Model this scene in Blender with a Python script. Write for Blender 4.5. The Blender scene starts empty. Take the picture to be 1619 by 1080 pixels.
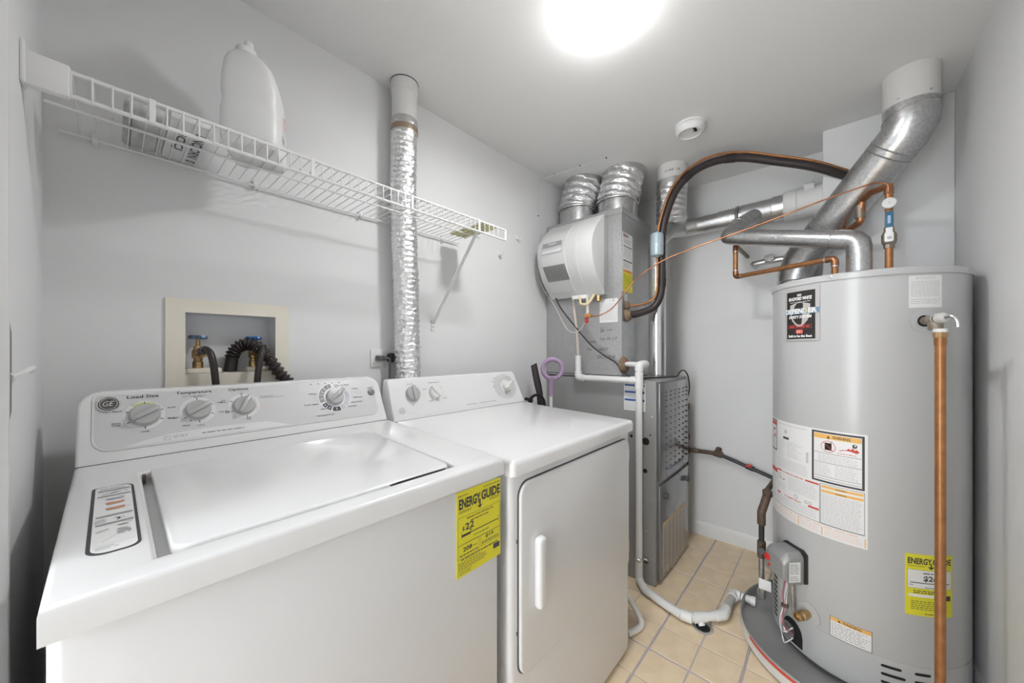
import bpy, bmesh, math, random
from mathutils import Vector, Matrix, noise

random.seed(7)
scene = bpy.context.scene
col = scene.collection
PI = math.pi

# ------------------------------------------------------------------ camera
cam_data = bpy.data.cameras.new('camera')
cam_data.sensor_fit = 'HORIZONTAL'
cam_data.sensor_width = 36.0
cam_data.lens = 36.0 * 569.0 / 1619.0
cam_data.shift_y = 13.0 / 1619.0
cam_data.clip_start = 0.01
cam = bpy.data.objects.new('camera', cam_data)
col.objects.link(cam)
cam.location = (0.0, 0.0, 1.20)
cam.rotation_euler = (PI / 2, 0.0, math.radians(41.9 - 90.0))
scene.camera = cam

# ------------------------------------------------------------------ world (daylight of the house behind the open doorway)
world = bpy.data.worlds.new('world')
scene.world = world
world.use_nodes = True
bgn = world.node_tree.nodes['Background']
bgn.inputs['Color'].default_value = (0.92, 0.96, 1.0, 1)
bgn.inputs['Strength'].default_value = 9.8

scene.view_settings.view_transform = 'Standard'
scene.view_settings.look = 'None'
scene.view_settings.gamma = 1.0
scene.view_settings.use_curve_mapping = False
scene.view_settings.exposure = 0.14
LAMP = 16.0            # glow of the glass dome
DOWN_DISC = 7.2           # watts of the added disc light below the dome, aimed down

# ------------------------------------------------------------------ room numbers
YW, YR, XF, XN, ZC = 1.355, -0.37, 2.565, -0.104, 2.27
XC, YC = 2.325, 0.045            # front and side of the boxed-in chase

# ------------------------------------------------------------------ materials
MATS = {}
def mat(name, color, rough=0.5, metal=0.0, bump=0.0, bscale=60.0, var=0.0, vscale=8.0, coat=0.0, color2=None,
        emit=0.0, spangle=0.0, bdist=0.002, stretch=None, spec=0.5, alpha=1.0):
    if name in MATS:
        return MATS[name]
    m = bpy.data.materials.new(name)
    m.use_nodes = True
    nt = m.node_tree
    b = nt.nodes['Principled BSDF']
    b.inputs['Base Color'].default_value = (*color, 1)
    b.inputs['Roughness'].default_value = rough
    b.inputs['Metallic'].default_value = metal
    b.inputs['Specular IOR Level'].default_value = spec
    if coat:
        b.inputs['Coat Weight'].default_value = coat
        b.inputs['Coat Roughness'].default_value = 0.08
    if emit:
        b.inputs['Emission Color'].default_value = (*color, 1)
        b.inputs['Emission Strength'].default_value = emit
    tc = nt.nodes.new('ShaderNodeTexCoord')
    vec = tc.outputs['Object']
    if stretch:
        mp = nt.nodes.new('ShaderNodeMapping')
        mp.inputs['Scale'].default_value = stretch
        nt.links.new(vec, mp.inputs['Vector'])
        vec = mp.outputs['Vector']
    if var or color2:
        n = nt.nodes.new('ShaderNodeTexNoise')
        n.inputs['Scale'].default_value = vscale
        n.inputs['Detail'].default_value = 5
        nt.links.new(vec, n.inputs['Vector'])
        r = nt.nodes.new('ShaderNodeValToRGB')
        c2 = color2 or tuple(max(0, c * (1 - var)) for c in color)
        r.color_ramp.elements[0].color = (*c2, 1)
        r.color_ramp.elements[1].color = (*color, 1)
        r.color_ramp.elements[0].position = 0.32
        r.color_ramp.elements[1].position = 0.66
        nt.links.new(n.outputs['Fac'], r.inputs['Fac'])
        nt.links.new(r.outputs['Color'], b.inputs['Base Color'])
    if spangle:
        v = nt.nodes.new('ShaderNodeTexVoronoi')
        v.inputs['Scale'].default_value = 130
        nt.links.new(vec, v.inputs['Vector'])
        r = nt.nodes.new('ShaderNodeValToRGB')
        r.color_ramp.elements[0].color = (*[c * (1 - spangle) for c in color], 1)
        r.color_ramp.elements[1].color = (*color, 1)
        nt.links.new(v.outputs['Color'], r.inputs['Fac'])
        nt.links.new(r.outputs['Color'], b.inputs['Base Color'])
    if bump:
        n = nt.nodes.new('ShaderNodeTexNoise')
        n.inputs['Scale'].default_value = bscale
        n.inputs['Detail'].default_value = 4
        nt.links.new(vec, n.inputs['Vector'])
        bp = nt.nodes.new('ShaderNodeBump')
        bp.inputs['Strength'].default_value = bump
        bp.inputs['Distance'].default_value = bdist
        nt.links.new(n.outputs['Fac'], bp.inputs['Height'])
        nt.links.new(bp.outputs['Normal'], b.inputs['Normal'])
    MATS[name] = m
    return m

WALL = mat('wall_paint', (0.80, 0.80, 0.80), 0.62, bump=0.12, bscale=180, bdist=0.001, var=0.02, vscale=3)
CEIL = mat('ceiling_paint', (0.83, 0.828, 0.822), 0.8, bump=0.1, bscale=120, bdist=0.001)
TRIM = mat('trim_white', (0.80, 0.80, 0.79), 0.35)
GROUT = mat('grout', (0.60, 0.55, 0.54), 0.7, var=0.1, vscale=20)
TILE = mat('tile_beige', (0.90, 0.735, 0.515), 0.42, var=0.3, vscale=14, bump=0.1, bscale=40, color2=(0.80, 0.635, 0.43))
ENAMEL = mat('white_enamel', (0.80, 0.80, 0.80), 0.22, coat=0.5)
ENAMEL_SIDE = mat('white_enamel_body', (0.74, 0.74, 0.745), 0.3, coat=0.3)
PANEL = mat('console_grey', (0.64, 0.64, 0.645), 0.3)
PANELW = mat('console_white', (0.78, 0.78, 0.78), 0.3)
KNOB = mat('knob_grey', (0.46, 0.46, 0.455), 0.3)
KNOBW = mat('knob_white', (0.78, 0.77, 0.75), 0.3)
INK = mat('ink_dark', (0.06, 0.06, 0.065), 0.6)
INKG = mat('ink_grey', (0.33, 0.33, 0.34), 0.6)
INKL = mat('ink_light_grey', (0.58, 0.58, 0.60), 0.6)
INKB = mat('ink_navy', (0.075, 0.075, 0.11), 0.6)
INKLAV = mat('ink_lavender', (0.55, 0.55, 0.62), 0.6)
LIME = mat('ink_lime', (0.52, 0.68, 0.10), 0.5)
RED = mat('ink_red', (0.62, 0.07, 0.05), 0.5)
ORANGE = mat('ink_orange', (0.86, 0.50, 0.14), 0.5)
PEACH = mat('ink_peach', (0.84, 0.64, 0.55), 0.5)
BLUEINK = mat('ink_blue', (0.06, 0.12, 0.38), 0.5)
PALEBLUE = mat('ink_pale_blue', (0.38, 0.52, 0.70), 0.5)
PAPER = mat('paper_white', (0.82, 0.82, 0.81), 0.4)
YELLOW = mat('paper_yellow', (0.80, 0.74, 0.04), 0.45)
SLOT = mat('dark_void', (0.012, 0.012, 0.012), 0.8)
DARKG = mat('dark_grey_plastic', (0.10, 0.10, 0.105), 0.45)
RUBBER = mat('rubber_black', (0.022, 0.018, 0.018), 0.45)
RUBBERB = mat('rubber_brown_black', (0.035, 0.026, 0.025), 0.42)
GALV = mat('galvanised_steel', (0.66, 0.665, 0.67), 0.34, 1.0, spangle=0.28, bump=0.05, bscale=25)
SHEET = mat('sheet_metal', (0.56, 0.56, 0.56), 0.46, 0.85, spangle=0.16, bump=0.03, bscale=12)
FURN = mat('furnace_paint', (0.36, 0.36, 0.355), 0.45, 0.1, var=0.05, vscale=4)
FURNP = mat('furnace_panel', (0.20, 0.203, 0.212), 0.2, 0.2, coat=0.5)
FOIL = mat('aluminium_foil', (0.86, 0.86, 0.87), 0.26, 1.0, bump=0.8, bscale=110, bdist=0.005)
FOILD = mat('foil_tape_dull', (0.60, 0.60, 0.59), 0.38, 1.0, bump=0.5, bscale=90, bdist=0.003)
TAPEB = mat('brown_tape', (0.34, 0.26, 0.19), 0.4, 0.5, bump=0.4, bscale=60)
COPPER = mat('copper', (0.54, 0.255, 0.135), 0.38, 1.0, var=0.35, vscale=22)
COPPERB = mat('copper_aged', (0.50, 0.235, 0.10), 0.42, 0.7, var=0.25, vscale=30)
BRASS = mat('brass', (0.58, 0.40, 0.20), 0.36, 1.0, var=0.3, vscale=40)
BRASSD = mat('brass_dull', (0.36, 0.31, 0.25), 0.5, 0.8, var=0.3, vscale=40)
IRON = mat('black_iron', (0.055, 0.055, 0.06), 0.45, 0.5)
RUST = mat('rusty_iron', (0.17, 0.115, 0.085), 0.65, 0.4, var=0.4, vscale=60, bump=0.4, bscale=120)
PVC = mat('pvc_white', (0.80, 0.80, 0.79), 0.3)
PVCG = mat('pvc_grey', (0.55, 0.54, 0.52), 0.4)
CREAM = mat('cream_plastic', (0.86, 0.81, 0.70), 0.4, var=0.04, vscale=10)
BOXIN = mat('box_inside', (0.80, 0.81, 0.83), 0.45)
BLUEH = mat('blue_handle', (0.03, 0.16, 0.42), 0.4, 0.3, var=0.3, vscale=60)
BLUEGREY = mat('blue_grey_handle', (0.16, 0.23, 0.32), 0.4, 0.6, var=0.5, vscale=80)
HUMID = mat('humidifier_plastic', (0.66, 0.665, 0.65), 0.42)
TANK = mat('tank_paint', (0.53, 0.535, 0.535), 0.3, coat=0.2)
PANM = mat('pan_metal', (0.50, 0.50, 0.495), 0.4, 0.45, var=0.12, vscale=6)
PURPLE = mat('mauve_plastic', (0.42, 0.30, 0.45), 0.35)
WIREW = mat('shelf_vinyl', (0.80, 0.80, 0.79), 0.3)
JUG = mat('jug_plastic', (0.80, 0.80, 0.79), 0.38)
STEEL = mat('steel', (0.62, 0.62, 0.63), 0.3, 1.0)
CHROME = mat('chrome', (0.80, 0.80, 0.80), 0.12, 1.0)
REDP = mat('red_plastic', (0.62, 0.03, 0.03), 0.4)
DRIER = mat('drier_blue_grey', (0.46, 0.56, 0.62), 0.35, 0.3)
SPONGE = mat('sponge_yellow', (0.70, 0.68, 0.30), 0.8, var=0.25, vscale=90)
KRAFT = mat('marked_card', (0.74, 0.74, 0.73), 0.6)
POUCH = mat('patterned_film', (0.62, 0.62, 0.60), 0.35, color2=(0.36, 0.36, 0.35), vscale=34, stretch=(1.4, 0.35, 1.0))
SEAL = mat('brown_putty', (0.27, 0.19, 0.12), 0.85, bump=0.7, bscale=90, var=0.3, vscale=60)
BLACKP = mat('black_gloss_plate', (0.03, 0.026, 0.026), 0.25)
TAN = mat('tan_hose', (0.60, 0.54, 0.47), 0.4)
CABLEW = mat('cable_white', (0.80, 0.80, 0.80), 0.4)
GLOW = mat('lamp_glass', (0.99, 0.99, 1.0), 0.3, emit=LAMP)
BLUELEV = mat('blue_lever_sleeve', (0.03, 0.13, 0.22), 0.4)

# ------------------------------------------------------------------ objects
ORG = {}
def _props(o, label=None, cat=None, group=None, kind=None):
    if label: o['label'] = label
    if cat: o['category'] = cat
    if group: o['group'] = group
    if kind: o['kind'] = kind
    return o

def thing(name, label, cat, loc=(0, 0, 0), group=None):
    o = bpy.data.objects.new(name, None)
    o.empty_display_size = 0.05
    col.objects.link(o)
    o.location = loc
    ORG[o] = Vector(loc)
    return _props(o, label, cat, group)

class MB:
    def __init__(s):
        s.v = []; s.f = []
    def add(s, vs, fs):
        o = len(s.v)
        s.v += [tuple(p) for p in vs]
        s.f += [tuple(i + o for i in f) for f in fs]
        return s
    def bm(s, b):
        b.verts.index_update()
        s.add([v.co[:] for v in b.verts], [[v.index for v in f.verts] for f in b.faces])
        b.free()
        return s
    def box(s, x0, x1, y0, y1, z0, z1, bev=0.0, seg=2, M=None):
        b = bmesh.new()
        bmesh.ops.create_cube(b, size=1.0)
        for v in b.verts:
            v.co = Vector(((x0 + x1) / 2 + v.co.x * (x1 - x0), (y0 + y1) / 2 + v.co.y * (y1 - y0), (z0 + z1) / 2 + v.co.z * (z1 - z0)))
        if bev:
            bmesh.ops.bevel(b, geom=list(b.edges), offset=bev, segments=seg, profile=0.5, affect='EDGES')
        if M is not None:
            bmesh.ops.transform(b, matrix=M, verts=b.verts)
        return s.bm(b)
    def tube(s, pts, r, n=14, caps=True, radii=None):
        P = [Vector(p) for p in pts]
        N = len(P)
        T = []
        for i in range(N):
            a = P[max(i - 1, 0)]; c = P[min(i + 1, N - 1)]
            T.append((c - a).normalized())
        ref = Vector((0, 0, 1)) if abs(T[0].z) < 0.9 else Vector((1, 0, 0))
        u = T[0].cross(ref).normalized()
        vs, fs = [], []
        for i in range(N):
            u = (u - T[i] * u.dot(T[i])).normalized()
            w = T[i].cross(u)
            rr = radii[i] if radii else r
            for k in range(n):
                a = 2 * PI * k / n
                vs.append(P[i] + (u * math.cos(a) + w * math.sin(a)) * rr)
        for i in range(N - 1):
            for k in range(n):
                k2 = (k + 1) % n
                fs.append((i * n + k, i * n + k2, (i + 1) * n + k2, (i + 1) * n + k))
        if caps:
            fs.append(tuple(range(n - 1, -1, -1)))
            fs.append(tuple(range((N - 1) * n, N * n)))
        return s.add(vs, fs)
    def lathe(s, prof, c=(0, 0, 0), axis=(0, 0, 1), n=32, cap0=True, cap1=True):
        ax = Vector(axis).normalized()
        ref = Vector((0, 0, 1)) if abs(ax.z) < 0.9 else Vector((1, 0, 0))
        u = ax.cross(ref).normalized(); w = ax.cross(u)
        C = Vector(c)
        vs, fs = [], []
        for r, h in prof:
            for k in range(n):
                a = 2 * PI * k / n
                vs.append(C + ax * h + (u * math.cos(a) + w * math.sin(a)) * r)
        for i in range(len(prof) - 1):
            for k in range(n):
                k2 = (k + 1) % n
                fs.append((i * n + k, i * n + k2, (i + 1) * n + k2, (i + 1) * n + k))
        if cap0: fs.append(tuple(range(n - 1, -1, -1)))
        if cap1: fs.append(tuple(range((len(prof) - 1) * n, len(prof) * n)))
        return s.add(vs, fs)
    def prism(s, poly, fmap, a, b, bev=0.0, seg=2):
        m = bmesh.new()
        A = [m.verts.new(fmap(p[0], p[1], a)) for p in poly]
        B = [m.verts.new(fmap(p[0], p[1], b)) for p in poly]
        n = len(poly)
        m.faces.new(A); m.faces.new(B[::-1])
        for i in range(n):
            m.faces.new((A[i], B[i], B[(i + 1) % n], A[(i + 1) % n]))
        bmesh.ops.recalc_face_normals(m, faces=m.faces)
        if bev:
            es = [e for e in m.edges if e.calc_face_angle(0) > 0.6]
            bmesh.ops.bevel(m, geom=es, offset=bev, segments=seg, profile=0.5, affect='EDGES')
        return s.bm(m)
    def build(s, name, m, parent=None, sharp=38, label=None, cat=None, group=None, kind=None, origin=None):
        me = bpy.data.meshes.new(name)
        if parent is not None:
            org = ORG[parent]
        elif origin is not None:
            org = Vector(origin)
        else:
            org = Vector((0, 0, 0))
        me.from_pydata([(p[0] - org.x, p[1] - org.y, p[2] - org.z) for p in s.v], [], s.f)
        b = bmesh.new(); b.from_mesh(me)
        bmesh.ops.recalc_face_normals(b, faces=b.faces)
        b.to_mesh(me); b.free()
        me.materials.append(m)
        me.shade_smooth()
        me.set_sharp_from_angle(angle=math.radians(sharp))
        o = bpy.data.objects.new(name, me)
        col.objects.link(o)
        if parent is not None:
            o.parent = parent
            ORG[o] = org
        else:
            o.location = org
            ORG[o] = org
        return _props(o, label, cat, group, kind)

def struct(name, mb, m, label):
    return mb.build(name, m, kind='structure', label=label)

def catmull(pts, n=10):
    P = [Vector(p) for p in pts]
    P = [P[0] * 2 - P[1]] + P + [P[-1] * 2 - P[-2]]
    out = []
    for i in range(1, len(P) - 2):
        for k in range(n):
            t = k / n
            a, b, c, d = P[i - 1], P[i], P[i + 1], P[i + 2]
            out.append(0.5 * ((2 * b) + (c - a) * t + (2 * a - 5 * b + 4 * c - d) * t * t + (3 * b - a - 3 * c + d) * t ** 3))
    out.append(P[-2])
    return out

def fillet(pts, rad, n=6):
    P = [Vector(p) for p in pts]
    out = [P[0]]
    for i in range(1, len(P) - 1):
        a = (P[i - 1] - P[i]); b = (P[i + 1] - P[i])
        la, lb = a.length, b.length
        a.normalize(); b.normalize()
        ang = a.angle(b)
        t = min(rad / max(math.tan(ang / 2), 1e-4), la * 0.48, lb * 0.48)
        p0 = P[i] + a * t; p1 = P[i] + b * t
        for k in range(n + 1):
            s = k / n
            out.append(p0 * (1 - s) ** 2 + P[i] * 2 * s * (1 - s) + p1 * s * s)
    out.append(P[-1])
    return out

def rrect(x0, x1, y0, y1, r, n=6, rs=None):
    rs = rs or (r, r, r, r)       # bl, br, tr, tl
    out = []
    for (cx, cy, a0, rr) in ((x0, y0, PI, rs[0]), (x1, y0, 1.5 * PI, rs[1]), (x1, y1, 0, rs[2]), (x0, y1, 0.5 * PI, rs[3])):
        sx = 1 if cx == x0 else -1; sy = 1 if cy == y0 else -1
        if rr <= 0:
            out.append((cx, cy)); continue
        for k in range(n + 1):
            a = a0 + 0.5 * PI * k / n
            out.append((cx + sx * rr + rr * math.cos(a), cy + sy * rr + rr * math.sin(a)))
    return out

def plane_map(o, u, v):
    o = Vector(o); u = Vector(u).normalized(); v = Vector(v).normalized(); n = u.cross(v)
    return lambda a, b, h=0.0: o + u * a + v * b + n * h

# ------------------------------------------------------------------ printed labels: flat print as thin mesh on a sheet
TXT = {}
def text_geo(body, bold=0.0, shear=0.0):
    key = (body, bold, shear)
    if key not in TXT:
        c = bpy.data.curves.new('t', 'FONT')
        c.body = body; c.size = 1.0; c.offset = bold; c.shear = shear; c.resolution_u = 2
        c.fill_mode = 'FRONT'
        o = bpy.data.objects.new('t', c)
        me = bpy.data.meshes.new_from_object(o)
        vs = [(v.co.x, v.co.y) for v in me.vertices]
        fs = [tuple(p.vertices) for p in me.polygons]
        x0 = min(v[0] for v in vs); x1 = max(v[0] for v in vs)
        y0 = min(v[1] for v in vs); y1 = max(v[1] for v in vs)
        TXT[key] = ([(v[0] - x0, v[1] - y0) for v in vs], fs, x1 - x0, y1 - y0)
        bpy.data.objects.remove(o); bpy.data.curves.remove(c); bpy.data.meshes.remove(me)
    return TXT[key]

class Decal:
    def __init__(s, fmap, n0=0.0):
        s.m = fmap; s.n0 = n0; s.ink = {}
    def mb(s, m):
        return s.ink.setdefault(m.name, (m, MB()))[1]
    def sheet(s, name, m, parent, u0, u1, v0, v1, th=0.0008, seg=1, rad=0.0, label=None):
        b = MB()
        n0, n1 = s.n0, s.n0 + th
        vs = []; fs = []
        for k in range(seg + 1):
            u = u0 + (u1 - u0) * k / seg
            vs += [s.m(u, v0, n1), s.m(u, v1, n1), s.m(u, v1, n0 - 0.0004), s.m(u, v0, n0 - 0.0004)]
        for k in range(seg):
            a = 4 * k; c = a + 4
            fs += [(a, c, c + 1, a + 1), (a + 1, c + 1, c + 2, a + 2), (a + 3, a, c, c + 3)[::-1], (a + 2, c + 2, c + 3, a + 3)]
        fs += [(0, 1, 2, 3), (4 * seg + 3, 4 * seg + 2, 4 * seg + 1, 4 * seg)]
        b.add(vs, fs)
        s.n0 = n1
        s.part = b.build(name, m, parent, label=label)
        return s.part
    def rect(s, m, u0, u1, v0, v1, h=0.0004, seg=None):
        seg = seg or max(1, int(abs(u1 - u0) / 0.012))
        vs = []; fs = []
        for k in range(seg + 1):
            u = u0 + (u1 - u0) * k / seg
            vs += [s.m(u, v0, s.n0 + h), s.m(u, v1, s.n0 + h)]
        for k in range(seg):
            fs.append((2 * k, 2 * k + 2, 2 * k + 3, 2 * k + 1))
        s.mb(m).add(vs, fs)
    def frame(s, m, u0, u1, v0, v1, w, h=0.0004):
        s.rect(m, u0, u1, v0, v0 + w, h); s.rect(m, u0, u1, v1 - w, v1, h)
        s.rect(m, u0, u0 + w, v0 + w, v1 - w, h); s.rect(m, u1 - w, u1, v0 + w, v1 - w, h)
    def poly(s, m, pts, h=0.0004):
        s.mb(m).add([s.m(p[0], p[1], s.n0 + h) for p in pts], [tuple(range(len(pts)))])
    def disc(s, m, u, v, ru, rv, h=0.0004, n=20):
        s.poly(m, [(u + ru * math.cos(2 * PI * k / n), v + rv * math.sin(2 * PI * k / n)) for k in range(n)], h)
    def ring(s, m, u, v, ru, w, a0=0.0, a1=2 * PI, h=0.0004, n=24, rv=None):
        rv = rv or ru
        vs = []; fs = []
        for k in range(n + 1):
            a = a0 + (a1 - a0) * k / n
            vs += [s.m(u + (ru - w) * math.cos(a), v + (rv - w) * math.sin(a), s.n0 + h), s.m(u + ru * math.cos(a), v + rv * math.sin(a), s.n0 + h)]
        for k in range(n):
            fs.append((2 * k, 2 * k + 1, 2 * k + 3, 2 * k + 2))
        s.mb(m).add(vs, fs)
    def line(s, m, p, q, w, h=0.0004):
        d = Vector((q[0] - p[0], q[1] - p[1])).normalized(); nn = Vector((-d.y, d.x)) * w / 2
        s.poly(m, [(p[0] - nn.x, p[1] - nn.y), (q[0] - nn.x, q[1] - nn.y), (q[0] + nn.x, q[1] + nn.y), (p[0] + nn.x, p[1] + nn.y)], h)
    def text(s, m, body, u, v, hgt, width=None, align='C', bold=0.0, shear=0.0, rot=0.0, h=0.0005):
        vs, fs, W, Hh = text_geo(body, bold, shear)
        sy = hgt / 0.72
        sx = (width / W) if width else sy
        ox = {'C': -W / 2, 'L': 0.0, 'R': -W}[align]
        cr, sr = math.cos(rot), math.sin(rot)
        out = []
        for x, y in vs:
            a = (x + ox) * sx; b = y * sy
            out.append(s.m(u + a * cr - b * sr, v + a * sr + b * cr, s.n0 + h))
        s.mb(m).add(out, fs)
    def small(s, m, u0, u1, v0, v1, n, fill=0.5, ragged=0.25, words=True):
        """rows of print too small to read: word-long dashes"""
        st = (v1 - v0) / n
        for i in range(n):
            y = v1 - (i + 0.5) * st
            end = u1 - random.random() * ragged * (u1 - u0)
            x = u0
            while x < end - 0.001:
                w = random.uniform(2.0, 6.5) * st * fill if words else (end - u0)
                e = min(x + w, end)
                s.rect(m, x, e, y - st * fill / 2, y + st * fill / 2, 0.0004, seg=1)
                x = e + st * 0.45
    def done(s, name='lettering', parent=None):
        for k, (m, b) in s.ink.items():
            b.build(name, m, parent or s.part, kind='stuff')
        s.ink = {}

# ================================================================== STRUCTURE
# floor: grout bed with six inch vinyl tiles
fl = struct('floor', MB().box(XN - 0.1, XF, YR, YW, -0.04, -0.0025), GROUT, 'beige tiled floor with grey grout lines')
def axis_cells(lo, hi, line0, pitch):
    k = math.floor((lo - line0) / pitch)
    cells = []
    while line0 + k * pitch < hi:
        g0 = 0.0048 if k % 2 == 0 else 0.0025
        g1 = 0.0048 if (k + 1) % 2 == 0 else 0.0025
        a = line0 + k * pitch + g0; b = line0 + (k + 1) * pitch - g1
        a = max(a, lo); b = min(b, hi)
        if b - a > 0.01: cells.append((a, b))
        k += 1
    return cells
TM = {}
for (x0, x1) in axis_cells(XN, XF, 1.4435, 0.1524):
    for (y0, y1) in axis_cells(YR, YW, 0.5585, 0.1522):
        w, h = round(x1 - x0, 4), round(y1 - y0, 4)
        if (w, h) not in TM:
            t = MB().box(-w / 2, w / 2, -h / 2, h / 2, -0.004, 0.0, 0.0012, 1)
            o = t.build('tile', TILE, fl)
            TM[(w, h)] = o.data
        else:
            o = bpy.data.objects.new('tile', TM[(w, h)]); col.objects.link(o); o.parent = fl
        o.location = ((x0 + x1) / 2, (y0 + y1) / 2, 0)
# thin dark line down the middle of the wide joints
gl = MB()
for k in range(-3, 3):
    y = 0.5585 + 2 * k * 0.1522
    if YR < y < YW: gl.box(XN, XF, y - 0.0011, y + 0.0011, -0.003, -0.0008)
gl.build('joint_line', mat('joint_dark', (0.47, 0.43, 0.43), 0.7), fl)

struct('ceiling', MB().box(XN - 0.1, XF + 0.1, YR - 0.1, YW + 0.1, ZC, ZC + 0.06), CEIL, 'flat grey-white ceiling')
# shelf-side wall with the opening for the recessed outlet box
ox0, ox1, oz0, oz1 = 0.118, 0.376, 1.075, 1.326
w = MB()
w.box(XN - 0.1, ox0, YW, YW + 0.1, 0, ZC); w.box(ox1, XF + 0.1, YW, YW + 0.1, 0, ZC)
w.box(ox0, ox1, YW, YW + 0.1, 0, oz0); w.box(ox0, ox1, YW, YW + 0.1, oz1, ZC)
struct('wall_left', w, WALL, 'pale grey wall behind the wire shelf')
struct('wall_far', MB().box(XF, XF + 0.1, YR - 0.1, YW, 0, ZC), WALL, 'pale grey wall behind the furnace')
struct('wall_chase', MB().box(XC, XF, YR, YC, 0, ZC, 0.006, 2), WALL, 'boxed-in chase in the far right corner')
struct('wall_right', MB().box(XN, XF + 0.1, YR - 0.1, YR, 0, ZC), WALL, 'pale grey wall beside the water heater')
w = MB().box(XN - 0.1, XN, 0.70, YW, 0, ZC)
w.box(XN - 0.1, XN, 0.04, 0.70, 2.06, ZC)
w.box(XN - 0.1, XN, YR - 0.1, 0.04, 0, ZC)  # out of view; narrows the doorway to limit daylight on the washer front
struct('wall_near', w, WALL, 'pale grey wall beside the washer and doorway')
# added unseen hallway that shapes the daylight through the doorway, open at its end
HL = -2.10
struct('wall_added_hall_left', MB().box(HL, XN - 0.1, 0.80, 0.90, 0, ZC), WALL, 'added unseen hallway wall shaping the doorway daylight, washer side')
struct('wall_added_hall_right', MB().box(HL, XN - 0.1, -0.10, 0.0, 0, ZC), WALL, 'added unseen hallway wall shaping the doorway daylight, heater side')
struct('floor_added_hall', MB().box(HL, XN - 0.1, 0.0, 0.80, -0.04, 0.0), TILE, 'added unseen hallway floor shaping the doorway daylight')
struct('ceiling_added_hall', MB().box(HL, XN - 0.1, 0.0, 0.80, ZC, ZC + 0.06), CEIL, 'added unseen hallway ceiling shaping the doorway daylight')
# door casing
cs = MB()
cs.prism([(XN - 0.01, 0.70), (XN + 0.013, 0.70), (XN + 0.017, 0.715), (XN + 0.012, 0.735), (XN + 0.018, 0.765), (XN + 0.018, 0.782), (XN + 0.012, 0.79), (XN - 0.01, 0.79)],
         lambda a, b, h: Vector((a, b, h)), 0.0, 2.13)
struct('trim_1', cs, TRIM, 'white moulded door casing at the left edge')
# baseboards
def base_profile():
    return [(0.0, 0.0), (0.013, 0.0), (0.013, 0.062), (0.009, 0.076), (0.005, 0.085), (0.0, 0.085)]
struct('baseboard_far', MB().prism(base_profile(), lambda a, b, h: Vector((XF - a, h, b)), YC, YW), TRIM, 'white baseboard along the far wall')
struct('baseboard_right', MB().prism([(p[0] * 0.7, p[1]) for p in base_profile()], lambda a, b, h: Vector((h, YR + a, b)), XN, XC), TRIM, 'white baseboard behind the water heater')

# ================================================================== CEILING LIGHT
LX, LY = 1.035, 0.545
t = thing('ceiling_light', 'round frosted glass dome light glowing on the ceiling', 'light', (LX, LY, ZC))
MB().lathe([(0.090, 0), (0.090, -0.012), (0.084, -0.014)], (LX, LY, ZC), n=40).build('base', TRIM, t)
pr = [(0.100 * math.cos(a), -0.014 - 0.074 * math.sin(a)) for a in [PI / 2 * k / 12 for k in range(12)]] + [(0.002, -0.088)]
MB().lathe([(0.088, -0.010)] + pr, (LX, LY, ZC), n=48).build('glass_dome', GLOW, t)

ld = bpy.data.lights.new('dome_down_disc', 'AREA')  # disc light added just below the glass to light the room downward
ld.shape = 'DISK'; ld.size = 0.13; ld.energy = DOWN_DISC; ld.color = (0.985, 0.99, 1.0)
lo = bpy.data.objects.new('dome_down_disc', ld); col.objects.link(lo)
lo.parent = t; lo.location = (0, 0, -0.0895)

# ================================================================== SMOKE DETECTOR
t = thing('smoke_detector', 'round white smoke detector on the ceiling', 'smoke detector', (1.845, 0.515, ZC))
c = (1.845, 0.515, ZC)
MB().lathe([(0.068, 0), (0.068, -0.007), (0.060, -0.010)], c, n=40).build('mounting_plate', TRIM, t)
MB().lathe([(0.062, -0.010), (0.064, -0.014), (0.062, -0.030), (0.052, -0.040), (0.049, -0.040), (0.046, -0.036), (0.030, -0.034), (0.002, -0.034)], c, n=40).build('cover', TRIM, t)
m = MB()
for k in range(6):
    m.box(1.815 + 0.006 * k, 1.818 + 0.006 * k, 0.482, 0.494, ZC - 0.0375, ZC - 0.033)
m.build('vent_slots', SLOT, t)
MB().lathe([(0.005, -0.033), (0.005, -0.037), (0.003, -0.038)], (1.845, 0.497, ZC), n=14).build('test_button', KNOB, t)

# ================================================================== APPLIANCE CONSOLE HELPERS
def knob(parent, fm, x, h, r, ang, m, depth=0.022, label=None, skirt=None):
    b = MB()
    prof = [(r, 0.0), (r, 0.006), (r * 0.93, 0.012), (r * 0.88, 0.0145), (0.001, 0.0155)]
    o = fm(x, h, 0); ax = (fm(x, h, 1) - o)
    b.lathe(prof, o, ax, n=32)
    k = b.build('knob', m, parent, label=label)
    ca, sa = math.cos(ang), math.sin(ang)
    poly = [(-r * 0.96, -r * 0.20), (r * 0.8, -r * 0.26), (r * 1.08, -r * 0.12), (r * 1.08, r * 0.12), (r * 0.8, r * 0.26), (-r * 0.96, r * 0.20)]
    poly = [(x + p[0] * ca - p[1] * sa, h + p[0] * sa + p[1] * ca) for p in poly]
    g = MB().prism(poly, fm, 0.008, depth, 0.003, 2)
    g.build('grip', m, k)
    return k

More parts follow.
